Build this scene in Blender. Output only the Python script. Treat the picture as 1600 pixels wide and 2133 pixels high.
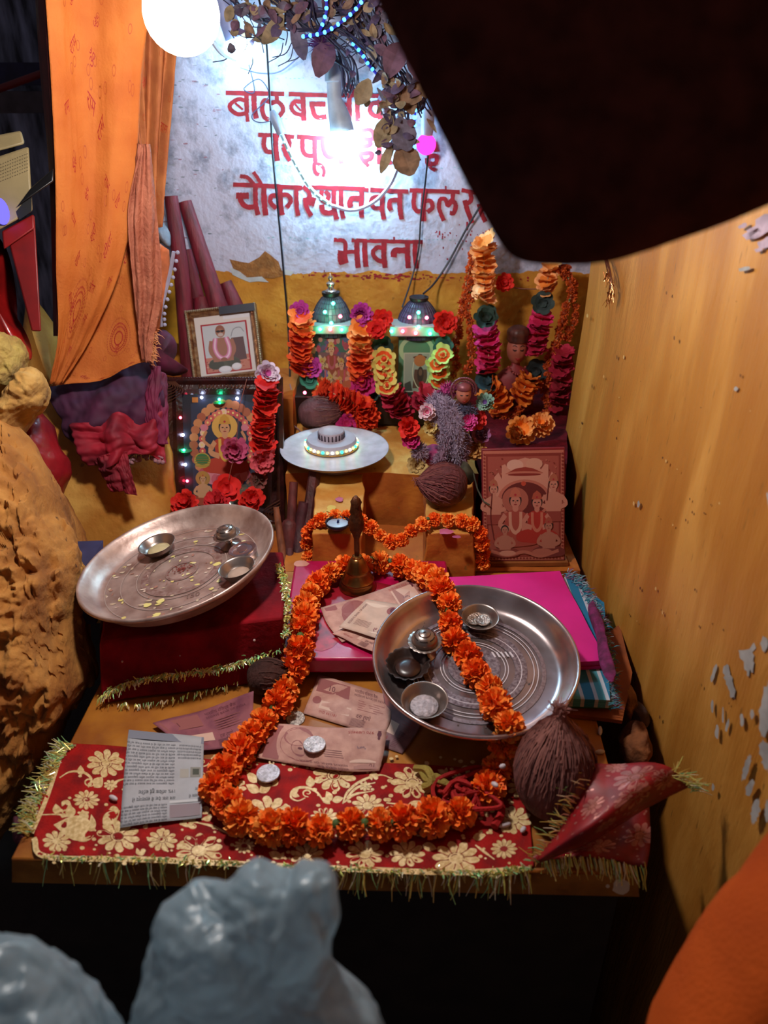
import bpy, bmesh, math, random
from mathutils import Vector as V3, Matrix, Euler, noise
for o in list(bpy.data.objects): bpy.data.objects.remove(o)
RN = random.Random(11)
sc = bpy.context.scene; COL = sc.collection
sin, cos, pi, rad = math.sin, math.cos, math.pi, math.radians
# ---------------------------------------------------------------- camera
PITCH = rad(29); CAM = V3((0, 0, 1.25)); FPX = 1600.0
cd = bpy.data.cameras.new('camera'); cam = bpy.data.objects.new('camera', cd); COL.objects.link(cam)
cam.location = CAM; cam.rotation_euler = (pi/2-PITCH, 0, 0)
cd.sensor_fit = 'VERTICAL'; cd.sensor_height = 34.66; cd.lens = 26.0; cd.clip_start = .02
cd.dof.use_dof = True; cd.dof.focus_distance = 1.0; cd.dof.aperture_fstop = 5.2
sc.camera = cam
# ---------------------------------------------------------------- world, exposure
w = bpy.data.worlds.new('world'); sc.world = w; w.use_nodes = True
w.node_tree.nodes['Background'].inputs[0].default_value = (.60, .50, .56, 1)
w.node_tree.nodes['Background'].inputs[1].default_value = .09
sc.view_settings.view_transform = 'Standard'; sc.view_settings.look = 'None'
sc.view_settings.exposure = 0.5; sc.view_settings.gamma = 1.0; sc.view_settings.use_curve_mapping = False
sc.cycles.use_denoising = True; sc.cycles.max_bounces = 6; sc.cycles.sample_clamp_indirect = 4
sc.cycles.sample_clamp_direct = 0; sc.cycles.caustics_reflective = False; sc.cycles.caustics_refractive = False
sc.cycles.transparent_max_bounces = 10
KEY_L, WALL_L, SIDE_L, PINK_L = 272.0, 165.0, 30.0, 2.0          # radiance of the bulbs
# ---------------------------------------------------------------- where a pixel's ray meets the place
FW = V3((0, cos(PITCH), -sin(PITCH))); UPV = V3((0, sin(PITCH), cos(PITCH))); RT = V3((1, 0, 0))
def ray(px, py): return FW + RT*((px-800)/FPX) - UPV*((py-1066.5)/FPX)
def at_d(px, py, d): return CAM + ray(px, py)*d
def at_z(px, py, z): r = ray(px, py); return CAM + r*((z-CAM.z)/r.z)
def at_y(px, py, y): r = ray(px, py); return CAM + r*(y/r.y)
def at_x(px, py, x): r = ray(px, py); return CAM + r*(x/r.x)
def mpp(p): return (p-CAM).dot(FW)/FPX                     # metres per pixel at p
# ---------------------------------------------------------------- materials
def hx(h): return tuple((c/12.92 if c <= .04045 else ((c+.055)/1.055)**2.4) for c in (int(h[i:i+2], 16)/255 for i in (0, 2, 4)))
_M = {}
def mat(h, rough=.6, metal=0., var=.18, vs=40., bump=0., bs=150., h2=None, emit=0., sheen=0., alpha=1., trans=0., spec=.5, stretch=None, coat=0., name=None):
    key = (h, rough, metal, var, vs, bump, bs, h2, emit, sheen, alpha, trans, spec, stretch, coat)
    if key in _M: return _M[key]
    m = bpy.data.materials.new(name or ('m_'+h)); m.use_nodes = True; _M[key] = m
    nt = m.node_tree; N = nt.nodes; L = nt.links; b = N['Principled BSDF']
    c = hx(h); c2 = hx(h2) if h2 else tuple(x*(1-var*1.6) for x in c)
    b.inputs['Roughness'].default_value = rough; b.inputs['Metallic'].default_value = metal
    b.inputs['Specular IOR Level'].default_value = spec
    b.inputs['Base Color'].default_value = (*c, 1)
    if coat: b.inputs['Coat Weight'].default_value = coat
    if sheen: b.inputs['Sheen Weight'].default_value = sheen
    if trans: b.inputs['Transmission Weight'].default_value = trans
    if alpha < 1: b.inputs['Alpha'].default_value = alpha
    if emit:
        b.inputs['Emission Color'].default_value = (*c, 1); b.inputs['Emission Strength'].default_value = emit
        return m
    if var or bump:
        tc = N.new('ShaderNodeTexCoord'); src = tc.outputs['Object']
        if stretch:
            mp = N.new('ShaderNodeMapping'); mp.inputs['Scale'].default_value = stretch; L.new(src, mp.inputs[0]); src = mp.outputs[0]
    if var:
        n = N.new('ShaderNodeTexNoise'); n.inputs['Scale'].default_value = vs; n.inputs['Detail'].default_value = 6; L.new(src, n.inputs[0])
        r = N.new('ShaderNodeValToRGB'); r.color_ramp.elements[0].position = .35; r.color_ramp.elements[1].position = .65
        r.color_ramp.elements[0].color = (*c2, 1); r.color_ramp.elements[1].color = (*c, 1)
        L.new(n.outputs[0], r.inputs[0]); L.new(r.outputs[0], b.inputs['Base Color'])
    if bump:
        n2 = N.new('ShaderNodeTexNoise'); n2.inputs['Scale'].default_value = bs; n2.inputs['Detail'].default_value = 5; L.new(src, n2.inputs[0])
        bp = N.new('ShaderNodeBump'); bp.inputs['Strength'].default_value = bump; bp.inputs['Distance'].default_value = .004
        L.new(n2.outputs[0], bp.inputs['Height']); L.new(bp.outputs[0], b.inputs['Normal'])
    return m
def lamp_mat(rgb, L_):
    m = bpy.data.materials.new('lamp_glow'); m.use_nodes = True; nt = m.node_tree; nt.nodes.clear()
    e = nt.nodes.new('ShaderNodeEmission'); e.inputs[0].default_value = (*rgb, 1); e.inputs[1].default_value = L_
    o = nt.nodes.new('ShaderNodeOutputMaterial'); nt.links.new(e.outputs[0], o.inputs[0]); return m
def ink(h): return mat(h, rough=.7, var=0)
# ---------------------------------------------------------------- mesh building
def cr(pts, n):                                             # Catmull-Rom resample, n points evenly in parameter
    pts = [V3(p) if len(p) == 3 else V3((p[0], p[1], 0)) for p in pts]
    if len(pts) == 2: return [pts[0].lerp(pts[1], i/(n-1)) for i in range(n)]
    out = []
    for i in range(n):
        t = i/(n-1)*(len(pts)-1); k = min(int(t), len(pts)-2); t -= k
        p1, p2 = pts[k], pts[k+1]; p0 = pts[k-1] if k else p1*2-p2; p3 = pts[k+2] if k+2 < len(pts) else p2*2-p1
        out.append(.5*((2*p1)+(p2-p0)*t+(2*p0-5*p1+4*p2-p3)*t*t+(3*p1-p0-3*p2+p3)*t**3))
    return out
def even(pts, step):                                        # points at an even spacing along a path
    fine = cr(pts, len(pts)*24); out = [fine[0].copy()]; acc = 0
    for a, b in zip(fine, fine[1:]):
        acc += (b-a).length
        if acc >= step: out.append(b.copy()); acc = 0
    return out
class MB:
    def __init__(s): s.v = []; s.f = []; s.m = []
    def add(s, vs, fs, mi=0, M=None):
        o = len(s.v)
        s.v += [(M @ V3(v)) if M is not None else V3(v) for v in vs]
        for f in fs: s.f.append([i+o for i in f]); s.m.append(mi)
        return s
    def box(s, c, d, M=None, mi=0):
        x, y, z = d[0]/2, d[1]/2, d[2]/2
        vs = [V3((c[0]+a*x, c[1]+b*y, c[2]+e*z)) for a in (-1, 1) for b in (-1, 1) for e in (-1, 1)]
        return s.add(vs, [(0,1,3,2),(4,6,7,5),(0,4,5,1),(2,3,7,6),(0,2,6,4),(1,5,7,3)], mi, M)
    def prism(s, bot, top, mi=0):                           # two loops of equal length
        n = len(bot)
        return s.add(list(bot)+list(top), [tuple(range(n-1, -1, -1)), tuple(range(n, 2*n))]+[(i, (i+1) % n, n+(i+1) % n, n+i) for i in range(n)], mi)
    def tube(s, pts, r, n=8, mi=0, cap=True):
        pts = [V3(p) for p in pts]; rs = r if isinstance(r, (list, tuple)) else [r]*len(pts)
        vs = []; fs = []; prev = None
        for i, p in enumerate(pts):
            t = (pts[min(i+1, len(pts)-1)]-pts[max(i-1, 0)])
            t = t.normalized() if t.length > 1e-9 else V3((0, 0, 1))
            a = (prev - t*prev.dot(t)) if prev is not None else t.orthogonal()
            a = a.normalized() if a.length > 1e-6 else t.orthogonal().normalized(); prev = a; b = t.cross(a)
            vs += [p+(a*cos(2*pi*k/n)+b*sin(2*pi*k/n))*rs[i] for k in range(n)]
        for i in range(len(pts)-1):
            fs += [(i*n+k, i*n+(k+1) % n, (i+1)*n+(k+1) % n, (i+1)*n+k) for k in range(n)]
        if cap: fs += [tuple(range(n-1, -1, -1)), tuple(range((len(pts)-1)*n, len(pts)*n))]
        return s.add(vs, fs, mi)
    def lathe(s, prof, n=32, M=None, mi=0, fl=None):        # fl(angle, r, z) -> radius factor
        vs = []; fs = []
        for (r, z) in prof:
            for k in range(n):
                a = 2*pi*k/n; q = r*(fl(a, r, z) if fl else 1); vs.append((q*cos(a), q*sin(a), z))
        for i in range(len(prof)-1):
            fs += [(i*n+k, i*n+(k+1) % n, (i+1)*n+(k+1) % n, (i+1)*n+k) for k in range(n)]
        if prof[0][0] > 1e-6: fs.append(tuple(range(n-1, -1, -1)))
        if prof[-1][0] > 1e-6: fs.append(tuple(range((len(prof)-1)*n, len(prof)*n)))
        return s.add(vs, fs, mi, M)
    def grid(s, fn, nu, nv, mi=0, wrap=False):
        vs = [fn(i/nu, j/nv) for j in range(nv+1) for i in range(nu+1)]
        return s.add(vs, [(j*(nu+1)+i, j*(nu+1)+i+1, (j+1)*(nu+1)+i+1, (j+1)*(nu+1)+i) for j in range(nv) for i in range(nu)], mi)
    def ball(s, c, rr, n=16, mi=0, M=None, fn=None):
        rr = (rr,)*3 if isinstance(rr, (int, float)) else rr; vs = []
        for j in range(n//2+1):
            th = pi*j/(n//2)
            for k in range(n):
                d = V3((sin(th)*cos(2*pi*k/n), sin(th)*sin(2*pi*k/n), cos(th))); q = fn(d) if fn else 1
                p = V3((d.x*rr[0], d.y*rr[1], d.z*rr[2]))*q
                vs.append((M @ p if M is not None else p)+V3(c))
        return s.add(vs, [(j*n+k, (j+1)*n+k, (j+1)*n+(k+1) % n, j*n+(k+1) % n) for j in range(n//2) for k in range(n)], mi)
    def loft(s, polys, nu, nv, disp=None, mi=0):            # a sheet through a list of polylines
        rows = [cr(p, nu+1) for p in polys]; cols = [cr([r[i] for r in rows], nv+1) for i in range(nu+1)]
        def P(i, j): return cols[min(max(i, 0), nu)][min(max(j, 0), nv)]
        vs = []
        for j in range(nv+1):
            for i in range(nu+1):
                p = P(i, j).copy()
                if disp:
                    nn = (P(i+1, j)-P(i-1, j)).cross(P(i, j+1)-P(i, j-1))
                    if nn.length > 1e-12:
                        nn.normalize()
                        if nn.dot(CAM-p) < 0: nn = -nn
                        p += nn*disp(i/nu, j/nv)
                vs.append(p)
        return s.add(vs, [(j*(nu+1)+i, j*(nu+1)+i+1, (j+1)*(nu+1)+i+1, (j+1)*(nu+1)+i) for j in range(nv) for i in range(nu)], mi)
    def puff(s, outline, d, thick, rings=10, n=72, rough=0., rs=8., ridge=0., tilt=(0, 0), back=1., seed=0, mi=0, pw=.5, grit=0.):
        """a solid body whose outline is given in pixels at depth d, THICK deep in the middle"""
        o = [(p.x, p.y) for p in cr([*outline, outline[0]], n+1)[:n]]
        cx = sum(p[0] for p in o)/n; cy = sum(p[1] for p in o)/n; c0 = at_d(cx, cy, d)
        vs = []; fs = []
        def pt(k, t, side):
            x = cx+(o[k][0]-cx)*t; y = cy+(o[k][1]-cy)*t
            dd = d+tilt[0]*(x-cx)/1000+tilt[1]*(y-cy)/1000
            p = at_d(x, y, dd); h = max(0, 1-t**2.4)**pw*thick*(1 if side > 0 else back)
            q = p - FW*h*side
            if rough:
                u = q*rs+V3((seed, 0, 0)); f = noise.noise(u)*.6+noise.noise(u*2.3)*.3+noise.noise(u*5.1)*.16+noise.noise(u*11)*.08
                if ridge: f += ridge*(noise.voronoi(u*.8)[0][0]-.4)
                q += (q-(c0+FW*thick*.4)).normalized()*f*rough*(1 if t < .98 else .5)
            if grit:
                g = abs(noise.noise(q*38))*.6+noise.noise(q*75)*.3+noise.noise(q*160)*.16+min(.35, noise.voronoi(q*22)[0][1]-noise.voronoi(q*22)[0][0])*.9
                q += ((q-(c0+FW*thick*.4)).normalized()*.5-FW*.5)*(g-.5)*grit
            return q
        ts = [((r+1)/rings)**.8 for r in range(rings)]
        vs.append(pt(0, 0, 1))
        for t in ts: vs += [pt(k, t, 1) for k in range(n)]
        for t in reversed(ts[:-1]): vs += [pt(k, t, -1) for k in range(n)]
        vs.append(pt(0, 0, -1)); R_ = 2*rings-1
        fs += [(0, 1+k, 1+(k+1) % n) for k in range(n)]
        for r in range(R_-1): fs += [(1+r*n+k, 1+(r+1)*n+k, 1+(r+1)*n+(k+1) % n, 1+r*n+(k+1) % n) for k in range(n)]
        e = 1+R_*n; fs += [(e, 1+(R_-1)*n+(k+1) % n, 1+(R_-1)*n+k) for k in range(n)]
        return s.add(vs, fs, mi)
MW = {}
def link(name, me, parent):
    o = bpy.data.objects.new(name, me); COL.objects.link(o)
    if parent is not None: o.parent = parent; MW[o.name] = MW[parent.name]
    else: MW[o.name] = Matrix.Identity(4)
    return o
def mesh(name, mb, mats, smooth=True, ang=50, shift=None):
    me = bpy.data.meshes.new(name)
    vs = [tuple(shift @ v) for v in mb.v] if shift is not None else [tuple(v) for v in mb.v]
    me.from_pydata(vs, [], mb.f)
    for m in (mats if isinstance(mats, (list, tuple)) else [mats]): me.materials.append(m)
    me.polygons.foreach_set('material_index', mb.m)
    if getattr(mb, 'weld', False):
        bm = bmesh.new(); bm.from_mesh(me); bmesh.ops.remove_doubles(bm, verts=bm.verts, dist=1e-5); bmesh.ops.recalc_face_normals(bm, faces=bm.faces); bm.to_mesh(me); bm.free()
    if smooth:
        me.polygons.foreach_set('use_smooth', [True]*len(me.polygons))
        if ang < 180: me.set_sharp_from_angle(angle=rad(ang))
    me.update(); return me
def mods(o, bevel, solid, sub):
    if solid: k = o.modifiers.new('solid', 'SOLIDIFY'); k.thickness = solid; k.offset = 0
    if bevel: k = o.modifiers.new('bevel', 'BEVEL'); k.width = bevel; k.segments = 2; k.limit_method = 'ANGLE'
    if sub: k = o.modifiers.new('sub', 'SUBSURF'); k.levels = sub; k.render_levels = sub
def obj(name, mb, mats, parent=None, smooth=True, ang=50, world=True, bevel=0, solid=0, sub=0, label=None, kind=None):
    sh = MW[parent.name].inverted() if (parent is not None and world) else None
    o = link(name, mesh(name, mb, mats, smooth, ang, sh), parent); mods(o, bevel, solid, sub)
    if label: o['label'] = label
    if kind: o['kind'] = kind
    return o
def tag(o, label, cat, group=None):
    o['label'] = label; o['category'] = cat
    if group: o['group'] = group
    return o
def thing(name, label, cat, loc, rot=(0, 0, 0), group=None):
    o = bpy.data.objects.new(name, None); COL.objects.link(o); o.empty_display_size = .02
    o.location = loc; o.rotation_euler = rot
    MW[o.name] = Matrix.Translation(V3(loc)) @ Euler(rot).to_matrix().to_4x4()
    return tag(o, label, cat, group)
def solo(name, label, cat, mb, mats, group=None, **kw):      # a thing that is one mesh, built in world coordinates
    lo = [min(v[i] for v in mb.v) for i in range(3)]; hi = [max(v[i] for v in mb.v) for i in range(3)]
    c = V3(((lo[0]+hi[0])/2, (lo[1]+hi[1])/2, lo[2]))
    for i, v in enumerate(mb.v): mb.v[i] = v-c
    o = obj(name, mb, mats, None, world=False, **kw); o.location = c; MW[o.name] = Matrix.Translation(c)
    return tag(o, label, cat, group)
def struct(name, mb, mats, parent=None, **kw):
    o = obj(name, mb, mats, parent, **kw)
    if parent is None: o['kind'] = 'structure'
    return o
def inst(name, me, parent, M):                              # a part that shares mesh data; M places it in the world
    o = link(name, me, parent); L = (MW[parent.name].inverted() @ M) if parent is not None else M
    o.matrix_basis = L; MW[o.name] = M
    return o
def frame3(o, x, z=None):                                   # matrix with origin o, x axis x, z axis near z
    x = V3(x).normalized(); z = V3(z); z = (z-x*z.dot(x)).normalized(); y = z.cross(x)
    return Matrix(((x.x, y.x, z.x, o[0]), (x.y, y.y, z.y, o[1]), (x.z, y.z, z.z, o[2]), (0, 0, 0, 1)))
def axis_m(o, z, spin=0., s=1.):                            # matrix at o whose z axis is z
    z = V3(z).normalized(); x = z.orthogonal().normalized(); m = frame3(o, x, z)
    return m @ Matrix.Rotation(spin, 4, 'Z') @ Matrix.Scale(s, 4)
# ---------------------------------------------------------------- flat print: coloured shapes laid on a surface S(x, y, h)
_T = {}
def glyphs(s):
    if s not in _T:
        c = bpy.data.curves.new('t', 'FONT'); c.body = s; c.size = 1; c.resolution_u = 2
        o = bpy.data.objects.new('t', c); COL.objects.link(o)
        e = o.evaluated_get(bpy.context.evaluated_depsgraph_get()); m = e.to_mesh()
        _T[s] = ([(v.co.x, v.co.y) for v in m.vertices], [tuple(p.vertices) for p in m.polygons])
        e.to_mesh_clear(); bpy.data.objects.remove(o); bpy.data.curves.remove(c)
    return _T[s]
class Pic:
    def __init__(s, S, eps=8e-6, base=2e-4): s.S = S; s.mb = MB(); s.mats = []; s.h = base; s.eps = eps
    def mi(s, h):
        m = ink(h) if isinstance(h, str) else h
        if m not in s.mats: s.mats.append(m)
        return s.mats.index(m)
    def poly(s, pts, c, step=True):
        if step: s.h += s.eps
        k = len(pts); s.mb.add([s.S(x, y, s.h) for x, y in pts], [tuple(range(k))], s.mi(c)); return s
    def rect(s, x0, y0, x1, y1, c): return s.poly([(x0, y0), (x1, y0), (x1, y1), (x0, y1)], c)
    def ell(s, x, y, rx, ry, c, rot=0, n=20, step=True):
        return s.poly([(x+rx*cos(a)*cos(rot)-ry*sin(a)*sin(rot), y+rx*cos(a)*sin(rot)+ry*sin(a)*cos(rot)) for a in (2*pi*k/n for k in range(n))], c, step)
    def ring(s, x, y, r0, r1, c, n=32, ry=1.):
        s.h += s.eps; vs = []
        for k in range(n):
            a = 2*pi*k/n; vs += [s.S(x+r0*cos(a), y+r0*ry*sin(a), s.h), s.S(x+r1*cos(a), y+r1*ry*sin(a), s.h)]
        s.mb.add(vs, [(2*k, 2*k+1, (2*k+3) % (2*n), (2*k+2) % (2*n)) for k in range(n)], s.mi(c)); return s
    def line(s, pts, w_, c, taper=None, n=None, ragged=0, step=True):
        if step: s.h += s.eps
        P = [V3((p[0], p[1], 0)) for p in pts]; n = n or max(2, len(pts)*4); q = cr(P, n); vs = []
        for i, p in enumerate(q):
            t = q[min(i+1, n-1)]-q[max(i-1, 0)]; t = t.normalized() if t.length > 1e-12 else V3((1, 0, 0))
            ww = w_/2*((taper(i/(n-1))) if taper else 1); a = V3((-t.y, t.x, 0))
            j0, j1 = (1+RN.uniform(-ragged, ragged), 1+RN.uniform(-ragged, ragged)) if ragged else (1, 1)
            for g in (p+a*ww*j0, p-a*ww*j1): vs.append(s.S(g.x, g.y, s.h))
        s.mb.add(vs, [(2*i, 2*i+1, 2*i+3, 2*i+2) for i in range(n-1)], s.mi(c)); return s
    def text(s, t, x, y, size, c, rot=0, sx=1.):
        s.h += s.eps; v, f = glyphs(t); ca, sa = cos(rot), sin(rot)
        if v: s.mb.add([s.S(x+size*(a*sx*ca-b*sa), y+size*(a*sx*sa+b*ca), s.h) for a, b in v], f, s.mi(c))
        return s
    def done(s, name, parent, **kw): return obj(name, s.mb, s.mats, parent, smooth=False, **kw)
# ================================================================ the setting
WY = 1.42; TZ = .63; RX = .31
def hexa(mb, bot, top, n=10, amp=.003, fs=14., mi=0, topmi=None):
    """a body with a four-cornered bottom and top, its skin uneven like hand-laid plaster"""
    b = [V3(p) for p in bot]; t = [V3(p) for p in top]; mb.weld = True
    quads = [(t[0], t[1], t[2], t[3]), (b[3], b[2], b[1], b[0])]+[(b[i], b[(i+1) % 4], t[(i+1) % 4], t[i]) for i in range(4)]
    for qi, (a, b_, c, d) in enumerate(quads):
        def fn(u, v):
            p = a.lerp(b_, u).lerp(d.lerp(c, u), v)
            return p + V3((noise.noise(p*fs), noise.noise(p*fs+V3((7, 0, 0))), noise.noise(p*fs+V3((0, 9, 0)))))*amp
        mb.grid(fn, n, n, topmi if (qi == 0 and topmi is not None) else mi)
    return mb
def plaster(c1, c2, c3, sc_=9., bump=.5, st=(1, 1, 1), rough=.75, dark='8A5A20'):
    m = bpy.data.materials.new('plaster'); m.use_nodes = True; nt = m.node_tree; N = nt.nodes; L = nt.links; b = N['Principled BSDF']
    tc = N.new('ShaderNodeTexCoord'); mp = N.new('ShaderNodeMapping'); mp.inputs['Scale'].default_value = st; L.new(tc.outputs['Object'], mp.inputs[0])
    def nz(s, d=6):
        n = N.new('ShaderNodeTexNoise'); n.inputs['Scale'].default_value = s; n.inputs['Detail'].default_value = d; L.new(mp.outputs[0], n.inputs[0]); return n.outputs[0]
    r = N.new('ShaderNodeValToRGB'); e = r.color_ramp.elements; e[0].position = .34; e[1].position = .66
    e[0].color = (*hx(c1), 1); e[1].color = (*hx(c2), 1); k = e.new(.5); k.color = (*hx(c3), 1); L.new(nz(sc_), r.inputs[0])
    r2 = N.new('ShaderNodeValToRGB'); e = r2.color_ramp.elements; e[0].position = .24; e[1].position = .31; e[0].color = (1, 1, 1, 1); e[1].color = (0, 0, 0, 1)
    L.new(nz(90, 2), r2.inputs[0])
    mx = N.new('ShaderNodeMixRGB'); L.new(r2.outputs[0], mx.inputs[0]); L.new(r.outputs[0], mx.inputs[1]); mx.inputs[2].default_value = (*hx(dark), 1)
    L.new(mx.outputs[0], b.inputs['Base Color']); b.inputs['Roughness'].default_value = rough
    bp = N.new('ShaderNodeBump'); bp.inputs['Strength'].default_value = bump; bp.inputs['Distance'].default_value = .006
    ad = N.new('ShaderNodeMath'); ad.inputs[1].default_value = .35; ad.operation = 'MULTIPLY_ADD'; L.new(nz(120, 4), ad.inputs[0]); L.new(nz(22, 5), ad.inputs[2])
    L.new(ad.outputs[0], bp.inputs['Height']); L.new(bp.outputs[0], b.inputs['Normal']); return m, mx
# back wall: white limewash above a yellow dado
M_wall, wmix = plaster('C98A2C', 'D89A36', 'BC7A22', 14, .55)
nt = M_wall.node_tree; N = nt.nodes; L = nt.links
tc = N.new('ShaderNodeTexCoord'); sx = N.new('ShaderNodeSeparateXYZ'); L.new(tc.outputs['Object'], sx.inputs[0])
nn = N.new('ShaderNodeTexNoise'); nn.inputs['Scale'].default_value = 22; nn.inputs['Detail'].default_value = 7; L.new(tc.outputs['Object'], nn.inputs[0])
ma = N.new('ShaderNodeMath'); ma.operation = 'MULTIPLY_ADD'; ma.inputs[1].default_value = .035; L.new(nn.outputs[0], ma.inputs[0]); L.new(sx.outputs[2], ma.inputs[2])
gt = N.new('ShaderNodeMath'); gt.operation = 'GREATER_THAN'; gt.inputs[1].default_value = .973; L.new(ma.outputs[0], gt.inputs[0])
wn = N.new('ShaderNodeTexNoise'); wn.inputs['Scale'].default_value = 30; wn.inputs['Detail'].default_value = 9; wn.inputs['Roughness'].default_value = .65; L.new(tc.outputs['Object'], wn.inputs[0])
wr = N.new('ShaderNodeValToRGB'); e = wr.color_ramp.elements; e[0].position = .3; e[1].position = .52; e[0].color = (*hx('7E8298'), 1); e[1].color = (*hx('C0BED6'), 1); L.new(wn.outputs[0], wr.inputs[0])
wx = N.new('ShaderNodeMixRGB'); L.new(gt.outputs[0], wx.inputs[0]); L.new(wmix.outputs[0], wx.inputs[1]); L.new(wr.outputs[0], wx.inputs[2])
L.new(wx.outputs[0], N['Principled BSDF'].inputs['Base Color'])
mb = MB().grid(lambda u, v: V3((-.46+.95*u, WY, .45+1.25*v)), 12, 12)
mb.grid(lambda u, v: V3((-.46, WY+.15*(1-u), .45+1.25*v)), 2, 8)
wall = struct('wall_back', mb, M_wall)
# right wall: yellow plaster with long vertical brush marks
M_rw, _ = plaster('A86620', 'CC8E40', 'B4742A', 7, .5, (1.0, 2.2, .45), .5)
def rw(u, v):
    y = -.1+1.3*u; z = -.02+1.75*v; p = V3((RX, y, z))
    return p+V3((.012*noise.noise(V3((3, y*3, z*2.2)))+.003*noise.noise(V3((3, y*14, z*6))) - .0015, .012*noise.noise(V3((1, 2, z*7)))*(u > .98), 0))
mb = MB().grid(rw, 90, 90)
mb.grid(lambda u, v: rw(1, v)+V3((.05*u, .02*u, 0)), 4, 90)
mb.grid(lambda u, v: rw(1, v)+V3((.05+.02*u, .02+.2*u, 0)), 4, 90)
wall_r = struct('wall_right', mb, M_rw)
P = Pic(lambda x, y, h: at_x(x, y, RX-.004-h))            # bare whitish patches where the paint is gone
M_patch = mat('A9A29C', .8, var=.2, vs=60)
def blob(cx, cy, w_, h_, lean=0, n=14, jag=.3):
    return [(cx+w_*cos(a)*(1+RN.uniform(-jag, jag))+lean*h_*sin(a), cy+h_*sin(a)*(1+RN.uniform(-jag, jag)*.5)) for a in (2*pi*k/n for k in range(n))]
for cx, cy, w_, h_, l in ((1590, 1100, 24, 70, -.25), (1580, 1210, 16, 60, -.2), (1556, 1350, 15, 52, .1), (1519, 1418, 8, 36, .25), (1487, 1402, 4, 18, -.3), (1592, 1340, 7, 16, 0), (1596, 1480, 12, 55, -.1),
        (1484, 1472, 3, 14, 0), (1506, 1490, 2, 18, 0), (1494, 1525, 4, 16, 0), (1515, 1512, 3, 14, -.2), (1545, 1500, 4, 14, 0), (1566, 1488, 4, 10, 0), (1595, 1575, 10, 34, .2), (1555, 1600, 6, 28, -.3), (1562, 1640, 7, 18, -.3),
        (1574, 1690, 8, 26, -.2), (1598, 1690, 5, 22, 0), (1485, 1640, 3, 8, 0), (1533, 810, 4, 5, 0), (1550, 560, 10, 6, -1), (1330, 1050, 3, 7, 0)):
    P.poly(blob(cx, cy, w_, h_, l, 34 if h_ > 20 else 12, .34), M_patch, step=False)
M_lav = mat('BCA0AC', .7, var=.3, vs=50)
for cx, cy, w_, h_ in ((1590, 470, 26, 26), (1566, 486, 14, 12), (1600, 505, 16, 14), (1548, 470, 8, 6), (1580, 520, 7, 5)): P.poly(blob(cx, cy, w_, h_, -.8, jag=.45), M_lav, step=False)
for k in range(60): x, y = RN.uniform(1200, 1590), RN.uniform(600, 1500); P.ell(x, y, RN.uniform(1, 2), RN.uniform(1, 5), RN.choice(('6A3A14', 'D0A060', '7A4A1A')), n=6, step=False)
P.done('bare_patch', wall_r, label='whitish bare patches in the yellow paint')
# floor, dark alcove at the left
struct('floor', MB().grid(lambda u, v: V3((-1.6+2.2*u, -.6+2.5*v, 0)), 4, 4), mat('2A211C', .9, bump=.4, bs=60))
M_alc = mat('9AA6C4', .85, var=.5, vs=14, bump=.5, bs=40, h2='30343F', stretch=(3, 1, .6))
struct('wall_left', MB().grid(lambda u, v: V3((-1.3+.86*u, 1.75, 1.9*v)), 6, 6), M_alc)
# yellow plaster bank at the left
M_pl, _ = plaster('C58A32', 'D8A24C', 'B57424', 10, .5)
mb = MB().puff([(70, 620), (118, 690), (150, 770), (345, 790), (372, 1000), (385, 1260), (40, 1260), (45, 900)], 1.26, .09, 12, 72, .012, 9., .3, back=.8, seed=3)
struct('trim_1', mb, M_pl)
# ---------------------------------------------------------------- altar
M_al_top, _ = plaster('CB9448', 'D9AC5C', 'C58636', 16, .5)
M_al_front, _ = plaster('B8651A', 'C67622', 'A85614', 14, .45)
al = thing('altar', 'yellow plastered stepped altar with two arms in front of the white wall', 'altar', (0, 1.1, .5))
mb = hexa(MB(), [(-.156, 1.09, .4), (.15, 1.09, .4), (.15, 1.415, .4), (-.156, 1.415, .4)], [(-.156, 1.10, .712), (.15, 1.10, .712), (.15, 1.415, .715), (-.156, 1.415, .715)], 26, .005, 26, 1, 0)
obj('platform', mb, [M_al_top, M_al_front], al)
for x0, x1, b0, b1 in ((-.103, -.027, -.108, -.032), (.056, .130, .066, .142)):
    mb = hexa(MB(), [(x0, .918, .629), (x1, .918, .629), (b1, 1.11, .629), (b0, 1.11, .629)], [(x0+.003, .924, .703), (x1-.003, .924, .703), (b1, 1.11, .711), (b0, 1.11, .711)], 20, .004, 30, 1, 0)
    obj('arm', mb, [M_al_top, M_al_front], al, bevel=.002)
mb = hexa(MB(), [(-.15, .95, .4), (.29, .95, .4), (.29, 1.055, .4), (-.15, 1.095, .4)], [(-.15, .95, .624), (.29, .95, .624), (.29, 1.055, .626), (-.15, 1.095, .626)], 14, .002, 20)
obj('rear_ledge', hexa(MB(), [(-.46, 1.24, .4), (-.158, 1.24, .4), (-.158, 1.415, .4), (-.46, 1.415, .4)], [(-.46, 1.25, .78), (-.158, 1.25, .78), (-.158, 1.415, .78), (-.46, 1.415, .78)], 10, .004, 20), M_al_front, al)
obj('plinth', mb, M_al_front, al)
obj('plinth', hexa(MB(), [(-.37, .96, .4), (-.158, .96, .4), (-.158, 1.235, .4), (-.37, 1.235, .4)], [(-.37, .96, .606), (-.158, .96, .606), (-.158, 1.235, .606), (-.37, 1.235, .606)], 10, .003, 20), M_al_front, al)
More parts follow.
